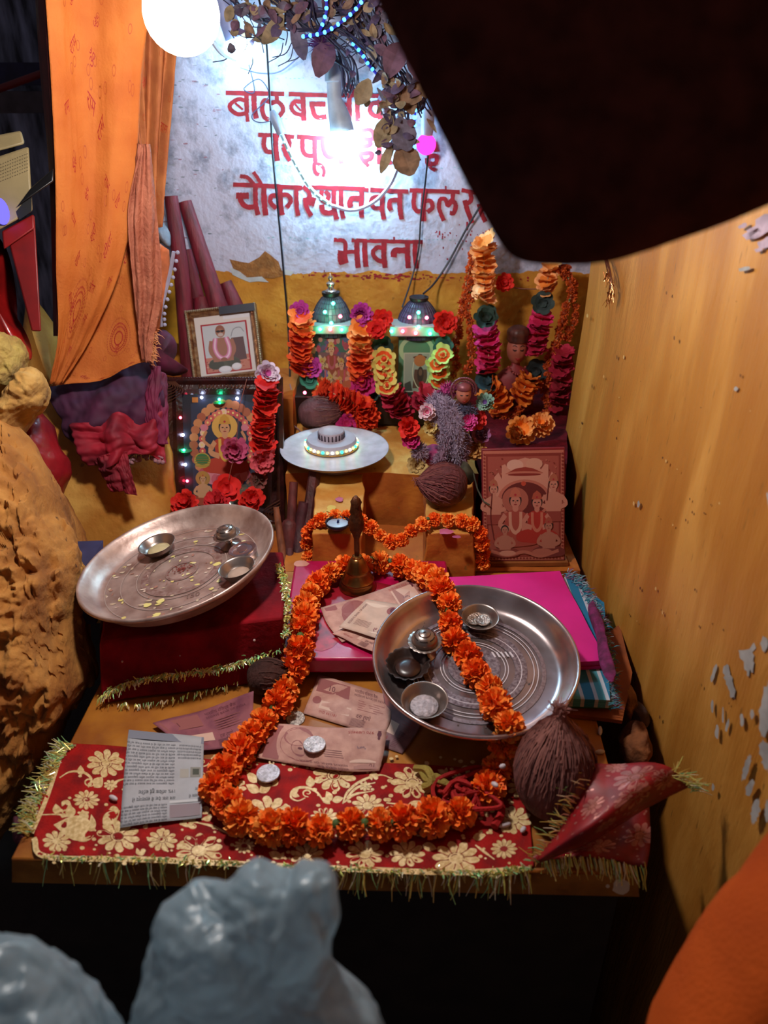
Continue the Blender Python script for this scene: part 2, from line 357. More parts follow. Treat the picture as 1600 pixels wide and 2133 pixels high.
for b_, c_, l_ in ((blob(707, 1040, 9, 5, 0), 'B8607E', 'pink powder dab'), (blob(928, 1107, 15, 6), 'B85A80', 'pink powder dab'), (blob(952, 1118, 9, 3), '9A3A60', 'dark pink powder dab'), (blob(690, 1060, 10, 8, 0), 'CDAE50', 'yellow powder dab')):
    P = Pic(lambda x, y, h: at_z(x, y, .7085+h)); P.poly(b_, c_); P.done('powder_stain', al, label=l_)
# ledge with the red cloth under the niche idol
mb = hexa(MB(), [(.155, 1.06, .55), (.285, 1.06, .55), (.37, 1.415, .55), (.15, 1.415, .55)], [(.155, 1.075, .742), (.280, 1.07, .742), (.36, 1.415, .748), (.155, 1.415, .748)], 18, .006, 18)
solo('draped_ledge', 'low ledge covered with dark red cloth behind the upright relief card', 'ledge', mb, mat('6A0C1E', .9, var=.4, vs=40, bump=.7, bs=120, spec=.2))
# ---------------------------------------------------------------- table
M_top = mat('B5731F', .42, var=.2, vs=18, bump=.25, bs=60, h2='8E4E14')
M_edge = mat('A8742A', .5, var=.4, vs=25, bump=.3, bs=80, h2='7A4A16')
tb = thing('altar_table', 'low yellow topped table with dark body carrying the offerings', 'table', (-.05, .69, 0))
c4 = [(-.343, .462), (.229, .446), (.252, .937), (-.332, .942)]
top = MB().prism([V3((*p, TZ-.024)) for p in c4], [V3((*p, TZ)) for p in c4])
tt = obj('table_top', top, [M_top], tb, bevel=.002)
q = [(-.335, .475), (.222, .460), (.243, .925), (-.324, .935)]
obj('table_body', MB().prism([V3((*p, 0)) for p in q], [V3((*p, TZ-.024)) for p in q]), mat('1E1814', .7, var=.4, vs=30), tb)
q2 = [V3((-.3435, .4605, 0)), V3((.2305, .4325, 0))]
E_ = lambda x, y, h: at_y(x, y, .462-.028*((x-800)/1600*.69+.343)-h)
P = Pic(E_); P.poly([(25, 1793), (1328, 1824), (1332, 1868), (25, 1838)], M_edge); P.poly(blob(1294, 1847, 18, 17, jag=.15), 'D8D6C8'); P.ell(1266, 1846, 4, 4, 'D8D6C8')
P.done('painted_edge', tt, label='scuffed yellow front edge with a white paint blot')
# ================================================================ lamps
def bulb(name, label, pos, r, m, base_pts, base_r, mbase, group=None):
    t = thing(name, label, 'light bulb', pos, group=group)
    obj('bulb', MB().ball(pos, r, 24), m, t)
    obj('bulb_base', MB().tube(base_pts, base_r, 20), mbase, t, ang=30)
    return t
M_white = mat('D8D8E0', .4, var=.05)
kp = at_d(378, 28, .61)
bulb('light_bulb', 'large round glowing white bulb beside the orange curtain', kp, .0293, lamp_mat((1.0, .93, .88), KEY_L), [kp+V3((0, 0, .034)), kp+V3((0, 0, .05)), kp+V3((.0, 0, .09)), kp+V3((0, 0, .12))], [.024, .022, .016, .014], M_white)
sp = at_y(498, 108, 1.365)
bulb('light_bulb', 'small glowing white bulb at the top left of the painted wall', sp, .021, lamp_mat((.42, .80, 1.0), SIDE_L), [sp+V3((-.006, 0, .016)), sp+V3((-.012, 0, .04)), sp+V3((-.02, 0, .07))], [.013, .014, .012], mat('9AA6D8', .4))
wp = at_y(713, 292, 1.383)
bulb('light_bulb', 'glowing white bulb hanging from a holder in front of the painted words', wp, .0225, lamp_mat((.38, .80, 1.0), WALL_L),
     [wp+V3((0, .002, .012)), wp+V3((-.003, .002, .03)), wp+V3((-.009, .003, .052)), wp+V3((-.011, .004, .06)), wp+V3((-.011, .004, .082)), wp+V3((-.012, .004, .084)), wp+V3((-.012, .004, .108))], [.020, .018, .0135, .0115, .0115, .0135, .0125], mat('A8B2C2', .45))
pp = at_y(888, 301, 1.37)
bulb('light_bulb', 'small round pink bulb beside the blue bead lights', pp, .0158, lamp_mat((1.0, .035, .42), PINK_L), [pp+V3((0, 0, .013)), pp+V3((.001, 0, .02)), pp+V3((.002, 0, .05))], [.009, .010, .011], mat('9A96B0', .5))
# ---------------------------------------------------------------- words painted on the back wall
PW = Pic(lambda x, y, h: at_y(x, y, WY-h-.0003), eps=7e-6)
RED = mat('A60D26', .6, var=.25, vs=90)
def strokes(ox, oy, k, items):
    for w_, pts in items:
        PW.line([(ox+x/k, oy+y/k) for x, y in pts], w_/k*1.06, RED, n=max(6, len(pts)*7), ragged=.12)
A = 50
strokes(460, 160, 5.333, [(A, [(55, 178), (705, 192)]), (A, [(285, 190), (290, 400)]), (38, [(288, 390), (300, 500)]), (44, [(275, 262), (190, 250), (112, 300), (108, 360), (190, 415), (285, 405)]), (22, [(160, 290), (245, 365)]),
    (56, [(368, 195), (372, 330), (395, 465)]), (48, [(545, 280), (490, 262), (460, 320), (475, 430), (535, 485)]), (46, [(555, 300), (620, 275), (680, 320), (690, 380), (645, 440)]), (44, [(620, 195), (628, 285)]),
    (46, [(755, 192), (1200, 208)]), (54, [(912, 200), (925, 490)]), (44, [(905, 282), (825, 275), (785, 330), (815, 395), (905, 430)]), (22, [(825, 305), (890, 380)]),
    (52, [(985, 305), (1165, 305)]), (50, [(1010, 300), (1040, 420), (1095, 455), (1175, 445)]), (34, [(1190, 300), (1212, 302)]),
    (44, [(415, 645), (650, 652)]), (44, [(695, 655), (815, 670)]), (48, [(490, 660), (478, 750), (510, 825), (585, 838)]), (54, [(612, 660), (612, 800), (632, 935)]), (44, [(735, 660), (765, 735), (745, 785), (690, 745)]), (44, [(695, 780), (725, 860), (772, 935)]),
    (48, [(850, 668), (1150, 684)]), (46, [(910, 680), (912, 810), (955, 870), (1035, 880)]), (50, [(1045, 690), (1045, 850), (1052, 940)]), (46, [(1130, 690), (1140, 800), (1180, 880), (1245, 885), (1262, 820)]), (48, [(1328, 790), (1342, 965)]), (46, [(1150, 690), (1400, 700)]), (44, [(1322, 700), (1328, 800)]),
    (40, [(1060, 930), (1040, 985), (1052, 1060), (1095, 1090)]), (34, [(1060, 960), (1120, 985), (1150, 1050), (1135, 1110)])])
strokes(700, 160, 5.333, [(44, [(60, 205), (310, 208)]), (50, [(148, 210), (150, 490)]), (50, [(235, 210), (242, 495)]), (46, [(45, 305), (135, 315), (140, 380)]), (40, [(95, 85), (160, 110), (208, 200)]), (30, [(250, 145), (266, 146)]),
    (44, [(340, 212), (560, 215)]), (54, [(488, 205), (492, 475)]), (46, [(485, 295), (405, 300), (375, 375), (420, 430), (500, 440)]),
    (44, [(200, 690), (560, 695)]), (46, [(372, 700), (370, 760), (255, 785), (270, 850), (385, 845), (385, 905), (320, 935)]), (40, [(262, 860), (300, 930), (362, 992)]), (52, [(474, 695), (482, 970)]), (40, [(285, 598), (385, 595), (430, 690)]),
    (44, [(690, 800), (595, 795), (562, 860), (605, 975)]), (46, [(720, 790), (712, 980)]), (52, [(785, 880), (803, 985)]), (50, [(1085, 720), (1118, 835)]),
    (46, [(1010, 890), (1110, 880), (1110, 955), (1050, 968)]), (42, [(1008, 900), (1022, 975), (1105, 1042)])])
strokes(470, 350, 5.517, [(48, [(85, 190), (480, 205), (880, 228)]), (46, [(980, 222), (1600, 238)]), (44, [(165, 92), (255, 112), (330, 195)]), (40, [(320, 45), (365, 110), (415, 195)]), (70, [(120, 318), (268, 318)]), (56, [(165, 340), (195, 410), (265, 450), (360, 440)]), (54, [(342, 200), (345, 400), (375, 540)]), (60, [(438, 205), (445, 400), (462, 545)]),
    (54, [(628, 220), (632, 400), (650, 540)]), (50, [(605, 310), (525, 325), (520, 400), (585, 465)]), (50, [(640, 310), (715, 312), (750, 380), (700, 455)]), (50, [(812, 235), (815, 420), (835, 550)]),
    (46, [(890, 212), (955, 275), (975, 370)]), (95, [(925, 365), (1030, 395)]), (50, [(912, 340), (930, 450), (985, 552)]), (48, [(1105, 255), (1102, 345), (1150, 385), (1185, 315), (1145, 265)]), (56, [(1105, 420), (1120, 495), (1190, 518), (1265, 485)]), (54, [(1245, 245), (1245, 430), (1278, 590)]), (52, [(1328, 240), (1328, 420), (1352, 580)]),
    (52, [(1565, 245), (1558, 420), (1562, 570)]), (60, [(1540, 350), (1450, 355), (1425, 420), (1450, 450)])])
strokes(740, 370, 5.333, [(42, [(0, 122), (148, 138)]), (46, [(165, 135), (590, 155)]), (46, [(605, 140), (1160, 160)]), (44, [(1180, 140), (1340, 165)]), (48, [(68, 320), (72, 440)]), (48, [(300, 150), (298, 340), (318, 465)]), (42, [(295, 210), (205, 218), (175, 270), (215, 335), (300, 335)]),
    (52, [(498, 160), (495, 330), (515, 465)]), (50, [(490, 250), (395, 255), (380, 320), (400, 365)]), (48, [(660, 165), (648, 290), (680, 368), (740, 372)]), (54, [(765, 160), (755, 340), (760, 485)]), (46, [(770, 262), (840, 262), (855, 335), (800, 385)]),
    (44, [(1090, 165), (1075, 250), (1030, 310), (1000, 240), (945, 245), (930, 330), (955, 410), (985, 480)]), (46, [(1020, 300), (1080, 255), (1115, 310), (1095, 390), (1050, 390)]), (18, [(1005, 92), (1007, 140)]),
    (48, [(1280, 165), (1285, 250), (1225, 300)]), (50, [(1215, 250), (1250, 370), (1300, 505)]), (22, [(1245, 490), (1243, 585)]), (50, [(1375, 290), (1405, 400), (1450, 490)]), (46, [(1375, 320), (1440, 350)]),
    (16, [(938, 600), (936, 640)]), (12, [(968, 660), (966, 690)]), (14, [(1050, 605), (1060, 625)]), (12, [(1155, 520), (1160, 530)])])
strokes(680, 470, 7.273, [(58, [(380, 222), (900, 236), (1460, 250)]), (60, [(112, 215), (240, 225), (285, 270), (285, 400)]), (140, [(250, 380), (240, 480), (270, 580)]), (56, [(300, 400), (450, 395)]), (76, [(460, 225), (462, 450), (482, 640)]), (74, [(580, 240), (582, 450), (598, 625)]),
    (74, [(872, 240), (870, 450), (890, 640)]), (64, [(850, 340), (775, 330), (710, 390), (720, 465), (790, 525), (870, 545)]), (76, [(1228, 250), (1228, 450), (1242, 645)]), (90, [(1190, 375), (1040, 385), (1020, 480)]), (70, [(1345, 255), (1340, 450), (1368, 650)]), (26, [(1025, 170), (1027, 230)])])
PW.h += 1e-4
for k in range(26):
    x, y = RN.uniform(905, 1010), RN.uniform(470, 540); PW.ell(x, y, RN.uniform(.8, 2.2), RN.uniform(.8, 3), RED, n=6)
for k in range(90):
    x = RN.choice((RN.gauss(790, 60), RN.uniform(620, 1100))); PW.ell(x, 572+RN.gauss(2, 4)+(x-700)*.02, RN.uniform(1, 6), RN.uniform(1, 2.6), RED, n=7)
PW.eps = 5e-6
CY = 'B9772A'; PW.poly([(478, 540), (500, 545), (518, 548), (540, 536), (552, 523), (562, 530), (580, 545), (586, 562), (596, 572), (570, 580), (540, 578), (520, 582), (505, 572), (490, 570), (484, 555)], mat('A56E3A', .85, var=.3, vs=60, bump=.5))
PW.poly([(478, 556), (500, 566), (515, 578), (545, 576), (560, 588), (538, 586), (520, 588), (500, 580), (484, 572)], mat('C8CCD2', .8)); PW.poly([(590, 560), (612, 566), (606, 574), (592, 572)], 'C8CCD2')
for k in range(70):
    x, y = RN.uniform(340, 470), RN.uniform(110, 560); PW.poly(blob(x, y, RN.uniform(1, 7), RN.uniform(.6, 1.8), RN.uniform(-1, 1), 8), RN.choice(('8890A0', '9A9CAA', 'A0788A', '707888')))
for y in (162, 247, 345, 495):
    for k in range(46):
        if RN.random() < .6: x = 560+k*9; PW.ell(x, y+RN.uniform(-1.5, 1.5)+(x-560)*.012, RN.uniform(1.5, 3.5), .7, '6FB0B4', n=6)
PW.done('painted_lettering', wall, label='dark red hand painted Devanagari lettering')
# ================================================================ things on the table
class Surf:                                                # a sheet one can print on: S(u, v, h)
    def __init__(s, polys, nu=24, nv=12, disp=None):
        s.nu, s.nv = nu, nv; m = MB().loft(polys, nu, nv, disp); s.mb = m
        a = s.P(0, 0); n = (s.P(1, 0)-a).cross(s.P(0, 1)-a); s.sg = 1 if n.dot(CAM-a) > 0 else -1
    def P(s, u, v):
        x = min(max(u, 0), 1)*s.nu; y = min(max(v, 0), 1)*s.nv; i = min(int(x), s.nu-1); j = min(int(y), s.nv-1); x -= i; y -= j
        g = lambda a, b: s.mb.v[b*(s.nu+1)+a]
        return g(i, j).lerp(g(i+1, j), x).lerp(g(i, j+1).lerp(g(i+1, j+1), x), y)
    def S(s, u, v, h):
        e = .03; a = s.P(u-e if u > .5 else u, v-e if v > .5 else v); n = (s.P((u if u > .5 else u+e), v)-s.P((u-e if u > .5 else u), v)).cross(s.P(u, (v if v > .5 else v+e))-s.P(u, (v-e if v > .5 else v)))
        n = n.normalized()*s.sg if n.length > 1e-12 else V3((0, 0, 1))
        return s.P(u, v)+n*h
def zp(l): return [at_z(*p) for p in l]
# ---------------------------------------------------------------- flowers
def marigold_mesh(seed, cols, n=150, core='D05A0E'):
    r_ = random.Random(seed); mb = MB(); mb.ball((0, 0, 0), .62, 10, 2)
    for k in range(n):
        z = 1-2*(k+.5)/n; a = k*2.39996+r_.uniform(-.3, .3); q = math.sqrt(1-z*z); d = V3((q*cos(a), q*sin(a), z*.92)).normalized()
        t = d.orthogonal().normalized(); t = (Matrix.Rotation(r_.uniform(0, 6.3), 3, d) @ t); b = d.cross(t)
        L_ = r_.uniform(.82, 1.12); w_ = r_.uniform(.17, .26); bend = r_.uniform(-.22, .22)
        vs = []
        for f, ww in ((.45, .5), (.75, 1.), (1., .8)):
            c = d*(f*L_)+t*(bend*f*f); vs += [c-b*w_*ww+t*.05, c+d*(.04*f)-t*.05, c+b*w_*ww+t*.05]
        mb.add(vs, [(0, 1, 4, 3), (1, 2, 5, 4), (3, 4, 7, 6), (4, 5, 8, 7)], r_.choice((0, 0, 1)))
    return mesh('marigold', mb, [mat(cols[0], .65, var=0), mat(cols[1], .65, var=0), mat(core, .8, var=0)], smooth=False)
MG = [marigold_mesh(s, c) for s, c in ((1, ('FF7A1E', 'FF9434')), (2, ('FA6C16', 'FF8A2A')), (3, ('FF8628', 'FFA040')), (4, ('F86614', 'FF8222')))]
MGD = [marigold_mesh(s, ('C24A0E', 'D65E14'), 60, '8A3208') for s in (5, 6)]
M_stem = mat('4E6A2E', .6, var=.3); M_str = mat('B89A70', .8)
def garland(name, label, path, step, r, meshes, jitter=.25, sq=1., group=None, gaps=()):
    pts = even(path, step); t = thing(name, label, 'garland', pts[len(pts)//2], group=group)
    mb = MB().tube(pts, .0012, 6); obj('string', mb, M_str, t)
    for i, p in enumerate(pts):
        if i in gaps: continue
        m = RN.choice(meshes); s = r*RN.uniform(.85, 1.13)
        tg = (pts[min(i+1, len(pts)-1)]-pts[max(i-1, 0)]).normalized()
        d = (tg*RN.choice((-1, 1))*.6+V3((RN.uniform(-1, 1), RN.uniform(-1, 1), RN.uniform(-.3, 1)))).normalized()
        M = axis_m(p+V3((RN.uniform(-1, 1), RN.uniform(-1, 1), 0))*r*jitter, d, RN.uniform(0, 6.28), s)
        inst('marigold', m, t, M)
        if RN.random() < .3:
            q = p+tg*step*.5+V3((0, 0, r*.35)); e = MB().ball(q, (r*.28, r*.28, r*.22), 8); obj('green_calyx', e, M_stem, t)
    return t
main = [(1018, 1640, .648), (1040, 1590, .65), (1058, 1545, .675), (1058, 1505, .694), (1035, 1462, .694), (1005, 1415, .695), (975, 1370, .697), (948, 1330, .700), (936, 1285, .708), (928, 1243, .718), (903, 1205, .710), (868, 1188, .683), (825, 1178, .682), (780, 1172, .682),
        (735, 1178, .684), (700, 1180, .682), (665, 1212, .681), (640, 1252, .681), (634, 1290, .681), (625, 1335, .679), (612, 1378, .665), (606, 1405, .652), (596, 1440, .648), (572, 1478, .646), (545, 1510, .646), (508, 1548, .646), (470, 1592, .646), (446, 1636, .647), (470, 1683, .648), (530, 1718, .648), (590, 1722, .648), (660, 1724, .648), (720, 1722, .648), (790, 1722, .649), (850, 1716, .649), (905, 1706, .649), (950, 1690, .648), (992, 1678, .648)]
garland('marigold_garland', 'long orange marigold garland looped over the table, pink board and right plate', zp(main), .0255, .0158, MG)
arm = [(641, 1160, .655), (640, 1120, .68), (652, 1092, .708), (680, 1078, .718), (715, 1075, .718), (745, 1082, .716), (765, 1095, .705), (785, 1112, .695), (808, 1126, .688), (832, 1128, .688), (852, 1112, .698), (872, 1096, .712), (895, 1084, .717), (925, 1082, .717), (955, 1084, .717), (984, 1090, .716), (1000, 1112, .70), (1006, 1140, .675), (1006, 1168, .65), (1004, 1188, .64)]
garland('marigold_garland', 'thin marigold garland hanging between the two yellow altar arms', zp(arm), .0182, .0104, MG, .2)
# ---------------------------------------------------------------- red cloth with gold print over the front of the table
M_chunri = mat('A80E08', .75, var=.3, vs=60, bump=.3, bs=400, h2='7C080A', spec=.25)
M_gold = mat('EAD09A', .5, metal=.1, var=.2, vs=260, h2='C8A468')
M_line = '7E3A1C'
def cw(x, y): return .0016*noise.noise(V3((x/70, y/40, 0)))+.0022*max(0, noise.noise(V3((x/160, y/28, 4))))
def CS(x, y, h): return at_z(x, y, TZ+.0032+cw(x, y)+h)
back = [(128, 1548), (260, 1556), (420, 1580), (560, 1590), (700, 1588), (860, 1592), (1000, 1602), (1095, 1612)]
front = [(92, 1782), (300, 1788), (480, 1796), (640, 1804), (800, 1811), (940, 1815), (1040, 1816), (1112, 1804)]
bk = cr(back, 241); ft = cr(front, 241)
def cf(u, v):
    i = min(int(round(u*240)), 240); a, b = bk[i], ft[i]; x = a.x+(b.x-a.x)*v; y = a.y+(b.y-a.y)*v
    if u < .3: x -= (1-u/.3)**2*26*sin(pi*v)+ (1-u/.3)**3*16*v
    return CS(x, y, 0)
ch = thing('votive_cloth', 'red votive cloth with gold flower print and tinsel fringe on the table front', 'cloth', (-.1, .55, TZ))
cl = obj('cloth', MB().grid(cf, 240, 90), M_chunri, ch, ang=180, solid=.0008)
P = Pic(CS, eps=2e-6, base=5e-4); SQ = .74
MOT = []
def daisy(cx, cy, R, n=10, rot=0, hollow=False):
    MOT.append((cx, cy, R)); P.h = 5e-4
    for k in range(n):
        a = rot+2*pi*k/n; c, s_ = cos(a), sin(a); pts = []
        for j in range(12):
            b = 2*pi*j/12; l = .62+.38*cos(b); t_ = .195*sin(b)*(1.12 if cos(b) > 0 else .7)*(10/n)
            pts.append((cx+R*(l*c-t_*s_), cy+R*SQ*(l*s_+t_*c)))
        P.poly(pts, M_gold, step=(k == 0))
    P.ell(cx, cy, R*.3, R*.3*SQ, '8E1C10' if hollow else M_gold)
    if not hollow: P.ring(cx, cy, R*.20, R*.25, M_line, ry=SQ); P.ring(cx, cy, R*.32, R*.36, M_line, ry=SQ)
def leaf(x0, y0, x1, y1, w_=.3): P.line([(x0, y0), (x1, y1)], math.hypot(x1-x0, y1-y0)*w_*2, M_gold, taper=lambda t: max(.02, sin(pi*t**.8)), n=9)
def scroll(pts, w_=5): P.line(pts, w_, M_gold, n=len(pts)*6, taper=lambda t: .5+.6*sin(pi*min(1, t*1.2)))
def spiral(cx, cy, r, turns=1.4, w_=4.5, a0=0, sg=1): scroll([(cx+r*(1-k/16*.85)*cos(a0+sg*turns*2*pi*k/16), cy+r*(1-k/16*.85)*SQ*sin(a0+sg*turns*2*pi*k/16)) for k in range(17)], w_)
for d in ((220, 1590, 40), (246, 1742, 46), (118, 1752, 30), (338, 1750, 32), (415, 1772, 50), (559, 1694, 50), (766, 1678, 34, 11), (697, 1615, 46), (859, 1630, 46), (640, 1783, 36), (760, 1779, 40), (848, 1778, 38), (950, 1788, 50), (1068, 1708, 40), (1090, 1640, 34), (480, 1640, 34), (330, 1650, 36)): daisy(*d, rot=RN.uniform(0, 1))
for d in ((180, 1666, 28, 12), (676, 1704, 30, 13), (1050, 1768, 28, 12), (509, 1762, 22, 12)): daisy(*d, rot=0, hollow=True); spiral(d[0], d[1], d[2]*.3, 1, 3)
for l in ((200, 1730, 112, 1718), (200, 1730, 140, 1742), (196, 1728, 190, 1696, .2), (214, 1716, 250, 1688), (176, 1712, 172, 1686, .4), (150, 1702, 143, 1676, .4), (120, 1696, 116, 1674, .4), (196, 1640, 214, 1618, .4), (168, 1615, 168, 1594, .35),
          (540, 1650, 512, 1634), (540, 1650, 566, 1634), (535, 1630, 514, 1608), (548, 1640, 545, 1610), (648, 1640, 645, 1616, .4), (690, 1668, 680, 1648, .35), (692, 1668, 716, 1662), (688, 1670, 670, 1662, .3), (800, 1690, 830, 1684), (848, 1688, 880, 1668), (806, 1712, 788, 1694), (880, 1760, 910, 1768), (560, 1776, 592, 1788, .25), (470, 1735, 500, 1722), (380, 1720, 410, 1700), (985, 1745, 1012, 1740), (1010, 1660, 1030, 1640), (275, 1640, 300, 1612)): leaf(*l)
for s_ in ([(200, 1730), (170, 1710), (130, 1697), (85, 1697)], [(184, 1640), (190, 1622), (172, 1608), (145, 1608), (124, 1620)], [(676, 1672), (660, 1650), (635, 1640), (612, 1645), (606, 1660), (620, 1668), (636, 1662)], [(714, 1674), (724, 1650), (750, 1628), (790, 1614), (818, 1622)], [(716, 1672), (738, 1655), (775, 1648)], [(722, 1662), (745, 1640), (782, 1630)], [(848, 1694), (840, 1678), (805, 1672)], [(470, 1734), (440, 1720), (402, 1712)], [(230, 1650), (240, 1630), (265, 1620)], [(892, 1640), (905, 1660), (930, 1668), (944, 1655), (935, 1644)], [(905, 1700), (925, 1680), (922, 1655)], [(990, 1760), (1010, 1775), (1030, 1790)]): scroll(s_)
for k in range(420):
    x, y = RN.uniform(115, 1080), RN.uniform(1580, 1790)
    if (x < 170 and y < 1650) or any(math.hypot(x-a, (y-b)/SQ) < c*1.25+9 for a, b, c in MOT): continue
    P.h = 5e-4; q = RN.random(); MOT.append((x, y, 10))
    if q < .30: daisy(x, y, RN.uniform(11, 16), 8, RN.random())
    elif q < .65: a = RN.uniform(0, 6.28); leaf(x, y, x+20*cos(a), y+20*SQ*sin(a), .3); leaf(x, y, x+18*cos(a+1.1), y+18*SQ*sin(a+1.1), .3)
    else: spiral(x, y, RN.uniform(9, 14), 1.2, 3.2, RN.uniform(0, 6.28), RN.choice((-1, 1)))
P.h = 5e-4
for k in range(300):
    x, y = RN.uniform(110, 1085), RN.uniform(1575, 1800)
    if x < 160 and y < 1640: continue
    r = RN.uniform(2.5, 5.6); P.ell(x, y, r, r*SQ, M_gold, n=9, step=(k == 0))
P.line([(70, 1745), (100, 1785), (300, 1790), (640, 1806), (940, 1817), (1090, 1810)], 12, M_gold, n=60); P.line([(66, 1735), (98, 1660), (132, 1556)], 9, M_gold, n=20)
P.done('gold_print', cl, label='gold flower print')
TIN = [mat(h, .25, metal=.4, var=0) for h in ('F0DC8A', 'D8E07A', 'D8BC60', 'A8E8A0', 'FAF2D0')]
def tinsel(path, n, l0, l1, dirf, wd=.0011, curl=.25, clump=0.):
    q = cr(path, 200); mb = MB(); k = 0
    while k < n:
        c = RN.random(); base = q[int(c*199)]; cl_ = RN.randint(1, 4) if RN.random() < clump else 1; d0 = dirf(c)
        for _ in range(cl_):
            p = base+V3((RN.gauss(0, .002), RN.gauss(0, .0015), RN.gauss(0, .001))); L_ = RN.uniform(l0, l1)
            d = (V3(d0)+V3((RN.uniform(-curl, curl), RN.uniform(-curl, curl), RN.uniform(-curl, curl)))).normalized(); s_ = d.cross(FW).normalized()*wd*RN.uniform(.6, 1.3)/2; f = d.cross(s_).normalized()*wd*.3
            m = p+d*L_*.55; e = m+(d+V3((RN.uniform(-.4, .4), RN.uniform(-.4, .4), -.3))).normalized()*L_*.45
            mb.add([p-s_, p+s_, p+f, m-s_, m+s_, m+f, e-s_*.6, e+s_*.6, e+f*.6], [(0, 1, 4, 3), (1, 2, 5, 4), (2, 0, 3, 5), (3, 4, 7, 6), (4, 5, 8, 7), (5, 3, 6, 8)], RN.randrange(5)); k += 1
    return mb
fr = [CS(*p, .001) for p in ((96, 1785), (300, 1791), (480, 1799), (640, 1807), (800, 1814), (940, 1818), (1040, 1819), (1105, 1806))]
obj('tinsel_fringe', tinsel(fr, 190, .006, .030, lambda c: (RN.uniform(-.35, .2), -.45, -.9), clump=.6), TIN, ch, smooth=False, kind='stuff', label='gold tinsel fringe hanging over the front edge')
obj('tinsel_edging', tinsel(fr, 700, .002, .006, lambda c: (RN.uniform(-1, 1), -.5, .7), .0016, .8), TIN, ch, smooth=False, kind='stuff')
lf = [CS(*p, .002) for p in ((150, 1552), (128, 1575), (100, 1630), (75, 1690), (62, 1735))]
obj('tinsel_fringe', tinsel(lf, 420, .004, .02, lambda c: (-.9, RN.uniform(-.5, .4), .35), .0013, .6), TIN, ch, smooth=False, kind='stuff', label='gold tinsel fringe along the left edge')
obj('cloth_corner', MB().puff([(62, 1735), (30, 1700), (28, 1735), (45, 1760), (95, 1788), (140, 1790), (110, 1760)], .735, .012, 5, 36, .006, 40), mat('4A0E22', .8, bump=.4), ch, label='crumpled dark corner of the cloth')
# the sheer end of the same cloth, turned up at the right
M_sheer = mat('A3121C', .5, var=.3, vs=50, alpha=.86, h2='7A0A16', spec=.6); M_pgold = mat('B87068', .4, metal=.3, var=.25, vs=120)
low = Surf([zp([(1112, 1782, .636), (1235, 1722, .640), (1352, 1668, .645)]), zp([(1110, 1790, .636), (1235, 1760, .637), (1356, 1745, .636)]), zp([(1112, 1795, .636), (1235, 1786, .636), (1346, 1808, .630)])], 20, 10, lambda u, v: .0015*sin(u*22+v*5))
lo_ = obj('cloth_end', low.mb, M_sheer, ch, ang=180, solid=.0006)
up = Surf([zp([(1112, 1796, .638), (1176, 1716, .664), (1214, 1644, .690), (1240, 1590, .700)]), zp([(1116, 1796, .640), (1205, 1722, .684), (1280, 1640, .704), (1320, 1588, .706)]), zp([(1120, 1797, .640), (1235, 1726, .686), (1335, 1650, .702), (1402, 1604, .706)]), zp([(1124, 1798, .638), (1240, 1750, .660), (1345, 1690, .672), (1440, 1640, .690)])], 24, 16, lambda u, v: .003*sin(v*9+u*3)*u)
up_ = obj('turned_up_end', up.mb, M_sheer, ch, ang=180, solid=.0006)
for S_, par, lst in ((up, up_, ((.80, .45, .16), (.62, .62, .13), (.88, .72, .12), (.5, .25, .09), (.95, .2, .08), (.4, .75, .07))), (low, lo_, ((.55, .6, .16), (.9, .45, .15), (.3, .5, .12)))):
    P = Pic(S_.S, eps=4e-6, base=6e-4); sv, SQ, gold = SQ, 1.3, M_gold; M_gold = M_pgold
    for x, y, r in lst: daisy(x, y, r, rot=RN.uniform(0, 1))
    for k in range(46): P.ell(RN.uniform(.15, .97), RN.uniform(.05, .95), .012, .018, M_pgold, n=8, step=(k == 0))
    spiral(.45, .45, .06, 1, .012); SQ, M_gold = sv, gold; P.done('gold_print', par)
obj('tinsel_fringe', tinsel(zp([(1112, 1796, .640), (1176, 1716, .666), (1214, 1644, .692), (1240, 1590, .702)]), 90, .006, .022, lambda c: (-.75, 0, .45), curl=.35), TIN, ch, smooth=False, kind='stuff', label='tinsel fringe on the turned up edge')
obj('tinsel_fringe', tinsel(zp([(1395, 1612, .704), (1430, 1630, .695), (1440, 1645, .688)]), 60, .006, .02, lambda c: (.8, 0, .3), curl=.5), TIN, ch, smooth=False, kind='stuff', label='tinsel tuft at the far right tip')
obj('tinsel_fringe', tinsel(zp([(1130, 1782, .637), (1235, 1786, .637), (1340, 1806, .633)]), 110, .008, .02, lambda c: (.02, -.75, -.35), curl=.15, wd=.0009), TIN, ch, smooth=False, kind='stuff', label='tinsel fringe of the lower end lying on the table')
# ---------------------------------------------------------------- steel plates and what stands in them
M_steel = mat('D6C6C6', .24, metal=.92, var=.12, vs=25, h2='A89490'); M_steel_d = mat('CDB4AA', .38, metal=.55, var=.45, vs=34, h2='9A7C72', bump=.08)
M_bowl = mat('A89890', .3, metal=.85, var=.2, vs=40); M_dark = mat('4A3A36', .45, metal=.6, var=.4, vs=60)
def plate(label, M, R_, m):
    t = thing('steel_plate', label, 'plate', M.translation, M.to_euler()); MW[t.name] = M
    pr = [(0, 0), (.3*R_, 0), (.6*R_, 0), (.80*R_, .0005), (.86*R_, .004), (.92*R_, .014), (.955*R_, .020), (.975*R_, .0225), (.99*R_, .0232), (R_, .0222), (R_*1.004, .0195), (.995*R_, .018), (.965*R_, .017), (.925*R_, .010), (.87*R_, .0005), (.82*R_, -.0035), (.5*R_, -.004), (0, -.004)]
    obj('plate_body', MB().lathe(pr, 96, M), m, t, ang=180)
    return t
def on(M, px, py, h=0):
    n = M.to_3x3() @ V3((0, 0, 1)); o = M.translation+n*h; r = ray(px, py); k = (o-CAM).dot(n)/r.dot(n); return CAM+r*k
